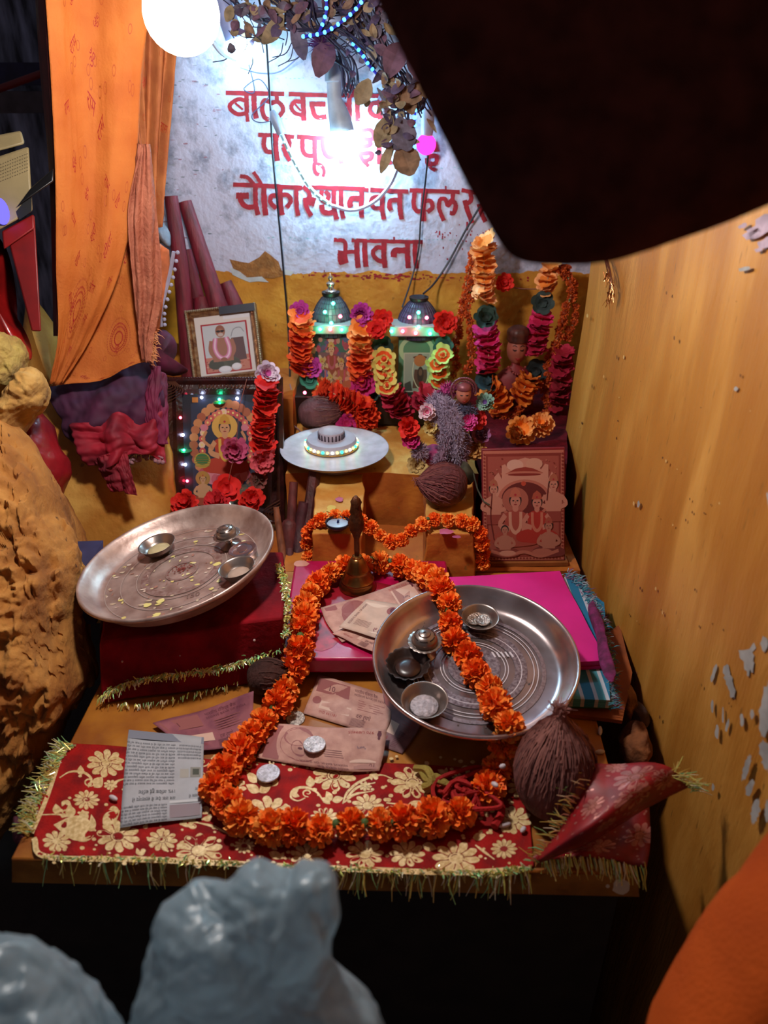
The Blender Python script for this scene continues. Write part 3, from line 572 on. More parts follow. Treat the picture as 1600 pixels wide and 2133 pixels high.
def upright(M, p): k = M.copy(); k.translation = p; return k
def bowl(label, M, r, h, m, fill=None, scallop=0, group=None):
    t = thing('small_bowl', label, 'bowl', M.translation, M.to_euler(), group); MW[t.name] = M
    pr = [(0, .001), (.5*r, .001), (.62*r, .002), (.82*r, .5*h), (.96*r, .93*h), (r*1.03, h), (r*1.0, h*.99), (.92*r, .92*h), (.78*r, .5*h), (.58*r, .0035), (.3*r, .003), (0, .003)]
    fl = (lambda a, rr, z: 1+(.10*abs(sin(scallop*a/2))-.02 if rr > .9*r else 0)) if scallop else None
    obj('bowl_body', MB().lathe(pr, 56, M, fl=fl), m, t, ang=180)
    if fill:
        b = MB()
        b.lathe([(.64*r, .0052), (.6*r, .0066), (.3*r, .0078), (0, .008)], 32, M); obj('contents', b, fill, t, ang=180, label='pale powder lying in the bowl')
    return t
def lampstand(label, M, s):
    t = thing('incense_burner', label, 'incense burner', M.translation, M.to_euler()); MW[t.name] = M
    obj('foot', MB().lathe([(0, 0), (.8*s, 0), (.82*s, .08*s), (.5*s, .25*s), (.26*s, .4*s), (.34*s, .52*s), (.26*s, .64*s), (.3*s, .8*s), (.5*s, .95*s)], 28, M), M_bowl, t)
    obj('scalloped_dish', MB().lathe([(0, .9*s), (.5*s, .92*s), (.95*s, 1.15*s), (1.12*s, 1.22*s), (1.08*s, 1.25*s), (.8*s, 1.18*s), (0, 1.15*s)], 64, M, fl=lambda a, r, z: 1+(.07*abs(sin(9*a)) if r > .9*s else 0)), M_bowl, t, ang=180)
    d = MB().lathe([(.86*s, 1.16*s), (.9*s, 1.35*s), (.82*s, 1.62*s), (.6*s, 1.84*s), (.42*s, 1.9*s), (.40*s, 1.86*s), (.36*s, 1.98*s), (.2*s, 2.04*s), (.1*s, 2.05*s), (.08*s, 1.95*s), (0, 1.95*s)], 40, M); obj('pierced_lid', d, M_bowl, t)
    sp_ = MB()
    for k in range(6): sp_.tube([M @ V3((.66*s*cos(a), .66*s*sin(a), 1.80*s-.02*s)) for a in (2*pi*k/6+j*.11 for j in range(8))], .045*s, 6)
    obj('lid_ornament', sp_, M_dark, t); return t
RP = Matrix.Translation(at_z(988, 1390, .686)) @ Matrix.Rotation(rad(7), 4, 'X') @ Matrix.Rotation(rad(-1), 4, 'Y')
LP = Matrix.Translation(at_z(379, 1190, .728)) @ Matrix.Rotation(rad(-11), 4, 'Y') @ Matrix.Rotation(rad(1.5), 4, 'X')
RR, LR = .1125, .1215
rp = plate('round steel plate on the right with the marigold garland lying across it', RP, RR, M_steel)
P = Pic(lambda x, y, h: RP @ V3((x, y, .0006+h)))
for r0, r1, c in ((.14, .26, '6E5A62'), (.40, .52, '6E5A62'), (.66, .70, '8A7880')): P.ring(0, 0, r0*RR, r1*RR, mat(c, .35, metal=.6, var=.6, vs=300, h2='A89AA0'), 64)
for r0 in (.30, .33, .46, .58, .62): P.ring(0, 0, r0*RR, (r0+.008)*RR, 'D2C6CC', 64)
for k in range(5):
    x = .022+.005*k; P.line([(x, .022), (x+.003, .014)], .0022, 'CFC4CA')
for k in range(44):
    a, r = RN.uniform(0, 6.28), RR*.78*math.sqrt(RN.random()); P.ell(r*cos(a), r*sin(a), RN.uniform(.0004, .0013), RN.uniform(.0004, .001), '5A4846', n=7, step=(k == 0))
P.done('engraving', rp)
lp = plate('dusty round steel plate tilted on the red cloth bundle at the left', LP, LR, M_steel_d)
P = Pic(lambda x, y, h: LP @ V3((x, y, .0006+h)))
for r0, r1, c in ((.34, .42, '8E6A62'), (.14, .17, '8E6A62')): P.ring(0, 0, r0*LR, r1*LR, mat(c, .45, metal=.5, var=.6, vs=200, h2='B0968E'), 64)
for r0 in (.46, .62, .78): P.ring(0, 0, r0*LR, (r0+.01)*LR, '9A827A', 64)
for k in range(130):
    a, r = RN.uniform(0, 6.28), LR*.8*math.sqrt(RN.random()); P.poly([(r*cos(a)+x, r*sin(a)+y) for x, y in blob(0, 0, RN.uniform(.0006, .0042), RN.uniform(.0006, .003), 0, 8)], RN.choice(('CDB86E', 'D8C890', 'B8A088', '9A6A5A', 'C8B0A0')), step=(k % 10 == 0))
for k in range(60):
    a, r = RN.gauss(0, 3), abs(RN.gauss(0, .012)); P.ell(r*cos(a), .004+r*sin(a)*.7, .0012, .0008, '7A2A1E', n=6, step=(k == 0))
P.text('150', .018, -.062, .012, '6A5048', rot=.15); P.rect(.030, -.082, .036, -.0795, 'B01820')
for x, y in ((-.028, -.062), (-.012, -.058), (.045, .002), (-.01, -.085)): P.poly([(x+a, y+b) for a, b in blob(0, 0, .005, .004)], 'D8C87A')
P.done('dust_and_powder', lp, label='dust, yellow powder flecks and engraved rings')
bowl('small steel bowl near the back left rim of the left plate', upright(LP, on(LP, 334, 1152)), .0235, .015, M_bowl, mat('CDB88A', .9))
bowl('small steel bowl near the right rim of the left plate, below the tin', upright(LP, on(LP, 500, 1203)), .0215, .016, M_bowl, mat('B89A88', .9))
lampstand('steel incense burner standing in the left plate', upright(LP, on(LP, 481, 1138)), .0150)
tn = thing('small_tin', 'round lidded steel tin beside the incense burner on the left plate', 'tin', (0, 0, 0)); TM = upright(LP, on(LP, 511, 1163)); tn.location = TM.translation; tn.rotation_euler = TM.to_euler(); MW[tn.name] = TM
obj('tin_body', MB().lathe([(0, 0), (.0165, 0), (.0165, .010), (0, .010)], 36, TM), M_bowl, tn); obj('lid', MB().lathe([(.0172, .009), (.0178, .013), (.0165, .0145), (.0125, .0142), (.012, .0132), (.007, .0134), (.0065, .0142), (0, .0142)], 40, TM), mat('C8BCC4', .2, metal=.95, var=.05), tn)
bowl('small steel bowl holding two coins near the back rim of the right plate', upright(RP, on(RP, 999, 1302)), .0215, .014, M_bowl)
bowl('small steel bowl of white sugar near the front rim of the right plate', upright(RP, on(RP, 884, 1478)), .0240, .016, M_bowl, mat('CFC4CC', .8, var=.3, vs=200, bump=.6, bs=400))
bowl('dark scalloped oil lamp bowl at the left of the right plate', upright(RP, on(RP, 850, 1398)), .0228, .013, M_dark, mat('3A2018', .3), scallop=16)
lampstand('steel incense burner standing in the right plate beside the garland', upright(RP, on(RP, 884, 1362)), .0165)
def coin(label, M, r, c='C4C0C4', group=None):
    t = solo('coin', label, 'coin', MB().lathe([(0, 0), (r*.98, 0), (r, .0004), (r, .0013), (r*.97, .0017), (r*.88, .0014), (0, .0014)], 36, M), mat(c, .3, metal=.85, var=.3, vs=300, bump=.5, bs=500), group)
    return t
flat = lambda px, py, z: Matrix.Translation(at_z(px, py, z))
coin('larger coin lying in the small bowl at the back of the right plate', upright(RP, on(RP, 988, 1289, .0045)), .0112, 'A89488'); coin('smaller coin beside the larger one in the bowl of the right plate', upright(RP, on(RP, 1006, 1293, .0062)), .0085, 'B0A49E')
coin('shiny coin on the worn note at the table front', flat(655, 1552, .6475), .0118, 'E0DCE0'); coin('silver coin on the red gold printed cloth left of the note', flat(559, 1612, .6378), .0120, 'DAD8E0')
coin('coin lying on the bare table top between garland and notes', flat(616, 1498, .6305) @ Matrix.Rotation(.15, 4, 'X'), .0105, 'C8C0B8')
# ---------------------------------------------------------------- red cloth bundle under the left plate
bz = lambda px, py, z: at_z(px, py, z)
mb = MB()
b4 = [bz(212, 1468, .632), bz(592, 1412, .632), bz(600, 1225, .632), bz(205, 1270, .632)]
t4 = [bz(205, 1338, .694), bz(585, 1292, .716), bz(590, 1150, .720), bz(240, 1180, .690)]
hexa(mb, b4, t4, 22, .006, 13)
bu = thing('cloth_bundle', 'dark red cloth bundle edged with gold tinsel under the tilted left plate', 'bundle', (b4[0]+b4[2])/2)
M_bund = mat('8E0616', .85, var=.3, vs=26, bump=.5, bs=90, h2='620310', spec=.2)
obj('cloth', mb, M_bund, bu, bevel=.006)
tp = [bz(212, 1452, .642), bz(262, 1424, .651), bz(330, 1408, .658), bz(410, 1398, .660), bz(480, 1385, .662), bz(540, 1365, .668), bz(592, 1344, .676)]
obj('tinsel_braid', tinsel(tp, 600, .003, .010, lambda c: (RN.uniform(-.4, .4), -.8, RN.uniform(-.9, .5)), .0014, .6), TIN, bu, smooth=False, kind='stuff')
obj('tinsel_braid', tinsel([bz(580, 1178, .722), bz(592, 1215, .722), bz(598, 1260, .716), bz(595, 1325, .700)], 420, .002, .007, lambda c: (RN.uniform(-.5, .8), -.5, .4), .0016, .9), TIN, bu, smooth=False, kind='stuff', label='gold tinsel braid down the right edge')
obj('tinsel_braid', tinsel([bz(225, 1468, .636), bz(330, 1462, .637), bz(420, 1440, .638), bz(510, 1420, .64)], 70, .003, .008, lambda c: (0, -.7, -.5), .0012, .4), TIN, bu, smooth=False, kind='stuff')
fl = MB()
for x, y, z, r in ((216, 1357, .682, .0016), (255, 1378, .674, .0014), (530, 1334, .692, .0016), (528, 1300, .703, .0012), (375, 1366, .68, .0009), (420, 1302, .70, .0009)): fl.ball(bz(x, y, z), r, 8)
obj('paint_speck', fl, mat('C8A8A8', .8), bu, kind='stuff'); P = Pic(lambda x, y, h: at_y(x, y, .704-h)); P.poly([(322, 1392), (338, 1362), (350, 1382), (346, 1395), (325, 1400)], 'A08A88'); P.done('paper_scrap', bu)
# ---------------------------------------------------------------- pink board, bell
pb = thing('low_board', 'glossy magenta painted wooden board under the bell', 'board', at_z(770, 1270, TZ))
M_pink = mat('C20C54', .35, var=.25, vs=20, bump=.15, bs=60, h2='980838', coat=.15)
bq = [(-.122, .703), (.092, .703), (.088, .917), (-.126, .917)]
obj('board', MB().prism([V3((*p, TZ+.012)) for p in bq], [V3((*p, .664)) for p in bq]), M_pink, pb, bevel=.003)
for y in (.735, .88): obj('foot', MB().box((-.017, y, TZ+.006), (.19, .02, .012)), mat('6A0A28', .6), pb)
P = Pic(lambda x, y, h: at_z(x, y, .6641+h)); P.poly(blob(628, 1174, 14, 7, 0), 'C88A78'); P.poly(blob(690, 1300, 40, 60, -.5), mat('B82030', .4, var=.4, vs=80)); P.poly(blob(770, 1255, 90, 45, .3), mat('A01428', .4, var=.3)); P.done('worn_paint', pb, label='worn red patches of paint')
bp_ = at_z(745, 1222, .6645); BM = Matrix.Translation(bp_)
bl = thing('hand_bell', 'brass hand bell with carved handle standing on the pink board', 'bell', bp_)
M_brass = mat('A8743E', .25, metal=.92, var=.25, vs=40, h2='7A4A24'); M_hand = mat('6A3A1E', .5, metal=.6, var=.4, vs=80, bump=.5)
obj('bell_body', MB().lathe([(.0225, 0), (.0248, .001), (.0245, .004), (.0225, .010), (.0218, .012), (.0222, .0135), (.020, .016), (.0165, .024), (.0155, .0265), (.0158, .028), (.0145, .030), (.0112, .040), (.008, .045), (.0062, .046), (.0064, .0485), (.0035, .050), (0, .050)], 40, BM), M_brass, bl, ang=35)
obj('handle', MB().lathe([(.0034, .049), (.0038, .06), (.0036, .075), (.006, .083), (.0085, .090), (.0098, .098), (.0085, .106), (.0068, .110), (.0075, .116), (.006, .122), (.0068, .128), (.005, .133), (.002, .137), (0, .137)], 20, BM, fl=lambda a, r, z: 1+.16*sin(5*a+z*300)*(z > .08)), M_hand, bl, ang=180)
# ---------------------------------------------------------------- bank notes and newspaper
M_note = mat('CC9C8C', .75, var=.22, vs=60, h2='B07E72', bump=.2)
def note(label, rows, disp=None, style=0, paper=None, num='10', name='banknote'):
    s = Surf([zp(r) for r in rows], 26, 14, disp); t = thing(name, label, 'banknote', s.P(.5, .5))
    b = obj('paper', s.mb, paper or M_note, t, ang=180, solid=.0003)
    P = Pic(s.S, eps=6e-6, base=2.6e-4); I, I2, I3 = '5E2632', '945452', 'D4AE9C'
    if style == 0:                                         # portrait face
        P.rect(.03, .05, .28, .95, 'A8766C'); P.rect(.30, .12, .52, .88, I3) if False else None
        P.rect(.05, .16, .30, .80, I3); P.ell(.70, .50, .15, .42, I2); P.ell(.70, .60, .055, .2, '8E5454'); P.ell(.71, .30, .12, .25, '9A5E5C'); P.ell(.68, .60, .02, .03, I)
        P.rect(.86, .05, .97, .95, I2); P.ell(.915, .78, .035, .11, I3); P.text(num, .05, .82, .14, I, sx=.46)
        P.text('RESERVE BANK OF INDIA', .33, .86, .062, I, sx=.55); P.text('भारतीय रिज़र्व बैंक', .33, .93, .075, I, sx=.5)
        for k in range(4): P.rect(.34, .70-.05*k, .50, .715-.05*k, I)
        P.text('970 U89405', .10, .08, .085, 'A03A38', sx=.5); P.ell(.055, .13, .018, .07, I); P.ell(.055, .22, .011, .04, I); P.rect(.042, .05, .07, .07, I)
        P.text('Sury', .16, .42, .09, '5A4A66', rot=.3, sx=.4)
    elif style == 1:                                       # reverse
        P.rect(.04, .62, .44, .93, I2); P.text(num, .17, .70, .18, I, sx=.5); P.text('भारतीय रिज़र्व बैंक', .50, .84, .1, I, sx=.46); P.text('RESERVE BANK OF INDIA', .50, .76, .075, I, sx=.5)
        for k in range(5): P.rect(.56, .66-.055*k, .56+RN.uniform(.25, .36), .675-.055*k, I2)
        P.ell(.09, .40, .05, .1, I2); P.rect(.14, .22, .5, .42, I3); P.text('01D 661181', .16, .12, .085, 'A03A38', sx=.5); P.text('दस रुपये', .58, .24, .13, I, sx=.46)
        for k in range(7): P.rect(.54, .20-.025*k, .72, .208-.025*k, I)
    else:                                                  # plain window with a numeral
        P.rect(.06, .10, .94, .9, 'DCC2B0'); P.rect(.08, .12, .12, .88, 'C9A392'); P.text('RESERVE BANK OF INDIA', .14, .16, .075, I, rot=pi/2, sx=.8); P.text('₹10', .62, .14, .16, '7A2A3A', sx=.9)
        P.ell(.78, .78, .12, .11, I2); P.ell(.78, .80, .05, .07, I)
        for k in range(6): P.rect(.2, .34-.03*k, .52, .348-.03*k, I)
    P.done('printing', b); return t
note('worn ten rupee note lying at the table front under the shiny coin', [[(806, 1520, .645), (680, 1514, .648), (560, 1508, .640)], [(800, 1566, .641), (670, 1556, .646), (548, 1544, .637)], [(790, 1606, .637), (690, 1604, .638), (535, 1577, .636)]], lambda u, v: .0012*sin(u*9+v*3))
note('ten rupee note beside the plate, reverse side up', [[(632, 1486, .632), (718, 1512, .632), (800, 1535, .632)], [(648, 1446, .633), (735, 1470, .636), (815, 1492, .634)], [(663, 1405, .634), (740, 1428, .634), (812, 1450, .633)]], lambda u, v: .0008*sin(v*7), 1)
note('folded note half under the right plate, its shade in the paper colour', [[(775, 1548, .6315), (838, 1570, .6315)], [(800, 1480, .633), (872, 1520, .633)], [(795, 1432, .634), (888, 1470, .634)]], None, 1, mat('8E6468', .75, var=.25, vs=60))  # paper darker than the other notes: the plate's shade is put into its colour
note('creased pink note with raised edge under the left bundle', [[(400, 1564, .636), (455, 1560, .636), (512, 1549, .638)], [(355, 1535, .636), (440, 1518, .636), (526, 1492, .650)], [(318, 1508, .636), (420, 1478, .636), (530, 1440, .664)]], lambda u, v: .0015*sin(u*7+1)*v, 1, mat('9C5A62', .75, var=.3, vs=50, h2='7A4050'))
note('long ten rupee note slanting across the pink board in front of the bell', [[(860, 1203, .668), (770, 1236, .671), (668, 1266, .667)], [(880, 1234, .668), (790, 1268, .670), (682, 1300, .667)], [(905, 1265, .668), (810, 1305, .669), (712, 1338, .666)]], None)
note('folded pale note tucked under the ten rupee window note on the board', [[(692, 1320, .668), (785, 1362, .670)], [(760, 1285, .672), (830, 1325, .673)]], lambda u, v: .001*sin(u*8), 1)
note('pale folded note with a numeral, topmost on the pink board', [[(706, 1306, .674), (806, 1336, .675)], [(735, 1276, .677), (826, 1298, .678)], [(764, 1247, .675), (842, 1262, .675)]], lambda u, v: .0006*sin(u*5+v*4), 2, mat('D4B4A2', .75, var=.12, vs=50), name='banknote')
ns = Surf([zp([(425, 1536, .6375), (345, 1528, .637), (268, 1520, .6375)]), zp([(423, 1620, .6385), (340, 1620, .638), (258, 1622, .6385)]), zp([(420, 1702, .638), (340, 1712, .6375), (250, 1724, .638)])], 16, 16, lambda u, v: .0008*sin(u*6+v*4))
nw = thing('newspaper_scrap', 'torn scrap of newspaper lying upside down on the gold printed cloth', 'newspaper', ns.P(.5, .5)); pa = obj('paper', ns.mb, mat('B4B6BC', .85, var=.1, vs=40), nw, solid=.0003, ang=180)
P = Pic(ns.S, eps=4e-6, base=2.6e-4); K = '2E3038'
P.rect(0, 0, 1, .09, '7E8290'); P.rect(.52, 0, 1, .06, '5A5E6C')
words_ = ['सरकार ने कहा कि यह काम', 'बारिश के बाद नदी का पानी', 'लोग अब घर लौट रहे थे', 'जिला मुख्यालय पर सभा', 'मौसम विभाग का अनुमान']
def nl(x0, x1, y, s_): P.text(RN.choice(words_)+' '+RN.choice(words_), x0, y, s_, K, sx=(x1-x0)/(s_*15.5))
# text runs upside down as seen: u grows from photo right to photo left, v downwards
for k in range(13): nl(.36, .97, .12+.036*k, .030)
for k in range(5): nl(.03, .29, .12+.036*k, .030)
P.rect(.03, .38, .16, .50, '8A8880'); P.rect(.18, .40, .29, .50, 'A8A49C'); P.rect(.05, .40, .13, .47, '4A4E44')
P.text('19% अिधक हुई बािरश', .34, .635, .058, '16181E', sx=.98); P.text('अब तक देश में सामान्य से', .34, .715, .058, '16181E', sx=.98)
P.text('असम में', .03, .70, .055, '16181E', sx=.9); P.text('रार', .04, .62, .055, '16181E', sx=.9)
for k in range(6): nl(.45, .97, .80+.034*k, .030)
P.rect(.02, .77, .42, .80, 'C9CACC'); P.rect(.02, .82, .42, .97, '8E7E84'); P.ell(.2, .90, .1, .045, 'A04A5A'); P.ell(.3, .93, .05, .035, '3A5AA0'); P.ell(.08, .93, .05, .03, '6A8A60'); P.ell(.12, .86, .08, .02, 'C8A8A0')
P.done('printing', pa, label='black Devanagari newsprint, headline and a small colour picture')
# ---------------------------------------------------------------- thread, sugar pellets
kt = thing('sacred_thread', 'tangled red sacred thread with a knotted yellow end beside the large coconut', 'thread', at_z(980, 1665, TZ))
def tangle(cx, cy, sx_, sy_, n, z0, z1): return [at_z(cx+RN.gauss(0, sx_), cy+RN.gauss(0, sy_), RN.uniform(z0, z1)) for _ in range(n)]
mb = MB()
for k in range(9): mb.tube(cr(tangle(968+RN.uniform(-20, 30), 1655, 22, 22, 7, .638, .654), 50), .0022, 6)
mb.tube(cr(zp([(1000, 1660, .645), (1030, 1650, .643), (1045, 1690, .640), (1030, 1722, .640)]), 24), .004, 6)
obj('red_strand', mb, mat('B00C0C', .8, bump=.4, bs=500), kt)
mb = MB()
for k in range(4): mb.tube(cr(zp([(880+RN.uniform(-6, 6), 1602+RN.uniform(-4, 4), .642), (888, 1625, .646), (910+RN.uniform(-6, 6), 1622+RN.uniform(-8, 8), .648), (935, 1635, .646)]), 24), .0028, 6)
mb.tube(cr(zp([(866, 1600, .640), (890, 1604, .650), (900, 1630, .648), (882, 1640, .641)]), 20), .004, 6)
obj('yellow_strand', mb, mat('A8923E', .8, bump=.5, bs=500), kt, label='knotted yellow end of the thread')
M_sug = mat('D8CCD0', .5, var=.08)
for lab, (x, y, z), (dx, dy, dz), l in (('white sugar pellet in front of the garland near the curved thread', (575, 1750, .636), (.3, .9, .1), .009), ('white pellet on the table right of the large coconut', (1250, 1566, .632), (1, .1, 0), .011), ('white pellet standing near the table edge behind the coconut', (1250, 1522, .633), (.2, .9, .2), .012),
        ('white pellet beside the right end of the garland', (961, 1706, .638), (.2, 1, .2), .011), ('white pellet leaning left of the coconut foot', (1036, 1716, .637), (.7, -.7, .1), .011), ('white pellet lying next to the coconut foot', (1052, 1718, .637), (1, .2, .1), .012), ('round white pellet in front of the coconut foot', (1090, 1728, .637), (.6, .8, 0), .008),
        ('white pellet on the marigold below the right plate', (1031, 1634, .668), (.5, -.7, .3), .009), ('small white pellet on the marigold by the coconut', (1047, 1596, .668), (1, .2, .2), .007), ('white pellet on the printed cloth left of the newspaper', (236, 1662, .637), (.8, -.5, .1), .012)):
    M = axis_m(at_z(x, y, z), (dx, dy, dz)); solo('sugar_pellet', lab, 'sugar pellet', MB().ball(M.translation, (.0026, .0026, l/2), 10, M=M.to_3x3()), M_sug)
solo('cotton_wick', 'curved white cotton wick in front of the garland', 'wick', MB().tube(cr(zp([(592, 1752, .637), (610, 1754, .637), (628, 1746, .638), (634, 1732, .640)]), 16), .0012, 6), M_sug)
# ---------------------------------------------------------------- coconuts
def coconut(label, base, axis, r, h, cols, hairs=260, tuft=.18, lean=0):
    M = axis_m(base, axis); t = thing('coconut', label, 'coconut', base)
    prof = [(r*q, h*z) for q, z in ((0, 0), (.42, .02), (.72, .10), (.92, .24), (1.0, .40), (.96, .56), (.82, .72), (.60, .85), (.34, .95), (.14, 1.02), (0, 1.06))]
    pc = cr([(a, b, 0) for a, b in prof], 34); prof = [(max(0, p.x), p.y) for p in pc]; prof[0] = (0, prof[0][1]); prof[-1] = (0, prof[-1][1])
    obj('husk', MB().lathe(prof, 40, M, fl=lambda a, q, z: 1+.025*sin(3*a+1)+.014*noise.noise(V3((cos(a)*6, sin(a)*6, z*40)))), mat(cols[0], .85, var=.4, vs=30, h2=cols[1], bump=1., bs=120, stretch=(1.6, 1.6, .5)), t, ang=180)
    mb = MB()
    for k in range(hairs):
        a = RN.uniform(0, 6.28); v0 = RN.uniform(.35, .95); v1 = min(1, v0+RN.uniform(.1, .35)); pts = []
        for j in range(5):
            v = v0+(v1-v0)*j/4; p = prof[min(33, int(v*33))]; q = p[0]+.0006+RN.uniform(0, .0012); aa = a+RN.uniform(-.03, .03)+.1*j*.3; pts.append(M @ V3((q*cos(aa), q*sin(aa), p[1]+(.002 if j == 4 else 0))))
        mb.tube(pts, .00035+RN.random()*.0003, 3, RN.randrange(2), cap=False)
    for k in range(int(hairs*tuft)):
        a = RN.uniform(0, 6.28); mb.tube([M @ V3((.01*cos(a), .01*sin(a), h*.99)), M @ V3((.006*cos(a+1), .006*sin(a+1), h*1.08)), M @ V3((RN.gauss(0, .005), RN.gauss(0, .005), h*RN.uniform(1.1, 1.2)))], .0004, 3, 0, cap=False)
    obj('husk_fibre', mb, [mat(cols[2], .8, var=0), mat(cols[0], .8, var=0)], t, kind='stuff'); return t
coconut('large fibrous brown coconut standing on end at the right front of the table', at_z(1152, 1690, .633), (-.02, .16, 1), .0385, .104, ('7E4C46', '54302C', '9A6258'), 520)
coconut('round brown coconut resting on the right altar arm', at_z(968, 1012, .735), (-1, -.25, .22), .0315, .070, ('70383C', '4A2226', '8E5450'), 260, .05)
coconut('pointed brown coconut lying on the white illuminated dish', at_y(622, 868, 1.235), (1, .18, .12), .0285, .078, ('6A3C40', '46262A', '86564E'), 260, .1)
coconut('coconut half hidden under the red bundle beside the garland, shade in its colour', at_z(515, 1416, .650), (1, .15, .05), .021, .052, ('3E1A12', '280E0A', '5A2A1C'), 120, 0)  # husk colours darkened to carry the shade under the bundle
# ---------------------------------------------------------------- folded cloths at the right
def folded(name, label, px, z0, z1, m, layers=3, over=0, wob=.0012, extra=None):
    t = thing(name, label, 'cloth', at_z(*px[0], z0)); h = (z1-z0)/layers
    for k in range(layers):
        za, zb = z0+h*k, z0+h*(k+.92); dd = V3((RN.uniform(-1, 1)*over, RN.uniform(-1, 1)*over, 0))
        b = [at_z(*p, z1)+dd for p in px]; b = [V3((p.x, p.y, za)) for p in b]; tp_ = [V3((p.x, p.y, zb)) for p in b]
        obj('cloth_fold', hexa(MB(), b, tp_, 12, wob, 18), m, t, bevel=h*.35)
    return t
M_or = mat('9C4C14', .7, var=.3, vs=20, h2='6E300C')
folded('folded_cloth', 'orange brown cloth at the bottom of the stack, overhanging the table side', [(1050, 1470), (1298, 1500), (1318, 1400), (1290, 1300), (1050, 1290)][:4], .6315, .637, M_or, 2)
stripe = bpy.data.materials.new('blue_white_stripe'); stripe.use_nodes = True; nt = stripe.node_tree; N = nt.nodes; L = nt.links
tc = N.new('ShaderNodeTexCoord'); wv = N.new('ShaderNodeTexWave'); wv.inputs['Scale'].default_value = 11; wv.inputs['Distortion'].default_value = .6; L.new(tc.outputs['Object'], wv.inputs[0])
r_ = N.new('ShaderNodeValToRGB'); r_.color_ramp.interpolation = 'CONSTANT'; e = r_.color_ramp.elements; e[0].color = (*hx('1E6E92'), 1); e[1].position = .36; e[1].color = (*hx('B8BCC8'), 1); k_ = e.new(.8); k_.color = (*hx('4A98A8'), 1); L.new(wv.outputs[0], r_.inputs[0]); L.new(r_.outputs[0], N['Principled BSDF'].inputs['Base Color']); N['Principled BSDF'].inputs['Roughness'].default_value = .85
green = folded('folded_cloth', 'green cloth edge peeping out below the striped towel', [(1100, 1462), (1278, 1466), (1284, 1360), (1100, 1300)], .637, .645, mat('3E7A1E', .6, var=.3), 2)
tw = folded('folded_cloth', 'blue and white striped towel with shaggy fringe under the pink cloth', [(1010, 1448), (1272, 1458), (1258, 1255), (1180, 1195), (930, 1200)][:4], .645, .657, stripe, 3)
def shag(path, n, l0, l1, d, cols, wd=.0012): 
    q = cr(path, 120); mb = MB()
    for k in range(n):
        p = RN.choice(q)+V3((RN.gauss(0, .003), RN.gauss(0, .003), RN.gauss(0, .003))); dd = (V3(d)+V3((RN.uniform(-.7, .7), RN.uniform(-.7, .7), RN.uniform(-.5, .6)))).normalized(); L_ = RN.uniform(l0, l1); s_ = dd.cross(FW).normalized()*wd/2
        mb.add([p-s_, p+s_, p+dd*L_*.6+s_*.8+V3((0, 0, .001)), p+dd*L_*.6-s_*.8+V3((0, 0, .001)), p+dd*L_-V3((0, 0, .0015))], [(0, 1, 2, 3), (3, 2, 4)], RN.randrange(len(cols)))
    return mb, [mat(c, .9, var=0) for c in cols]
mb, ms = shag(zp([(1180, 1196, .657), (1212, 1225, .66), (1240, 1275, .66), (1256, 1340, .658), (1268, 1400, .655), (1272, 1470, .648)]), 900, .004, .014, (.8, -.1, .1), ('2E7E9A', 'A8B8C8', '56A0B0', '8A5A80')); obj('shaggy_fringe', mb, ms, tw, smooth=False, kind='stuff')
pk = folded('folded_cloth', 'bright pink folded cloth lying behind the right plate', [(960, 1392), (1262, 1372), (1165, 1187), (935, 1200)], .657, .671, mat('DA0C84', .7, var=.1, vs=15), 3, .0025, .001)
solo('shawl_edge', 'purple fringed shawl hanging out beside the striped towel', 'shawl', MB().puff([(1235, 1250), (1255, 1290), (1262, 1340), (1282, 1400), (1275, 1420), (1255, 1400), (1245, 1330), (1225, 1270)], .905, .016, 5, 36, .004, 40, tilt=(0, -1.0)), mat('7A1A56', .9, bump=.6, var=.4, vs=80))
# stones between table and wall
M_stone = mat('9A5A2E', .9, var=.45, vs=40, h2='5E3216', bump=1., bs=90)
solo('stone', 'rough brown stone in the gap between table and right wall, nearest one', 'stone', MB().puff([(1290, 1545), (1305, 1525), (1335, 1505), (1350, 1530), (1348, 1560), (1320, 1585), (1292, 1575)], .865, .03, 7, 40, .008, 40, .4, seed=5), M_stone)
solo('stone', 'rounded brown stone behind the nearest stone by the right wall', 'stone', MB().puff([(1278, 1440), (1295, 1420), (1318, 1432), (1318, 1470), (1300, 1505), (1285, 1480)], .91, .03, 7, 40, .006, 40, .4, seed=9), mat('B0743E', .9, var=.4, vs=40, bump=.9, bs=90))
solo('stone', 'grey brown stone squeezed against the foot of the right wall', 'stone', MB().puff([(1310, 1470), (1335, 1465), (1345, 1495), (1330, 1515), (1308, 1505)], .90, .025, 6, 36, .006, 40, .4, seed=12), mat('6E4E44', .9, var=.4, vs=40, bump=.9, bs=90))
solo('stone', 'pebble lying by the wall just above the green cloth', 'stone', MB().puff([(1320, 1395), (1340, 1400), (1345, 1420), (1325, 1430)], .95, .015, 5, 30, .005, 40, .4, seed=14), M_stone)
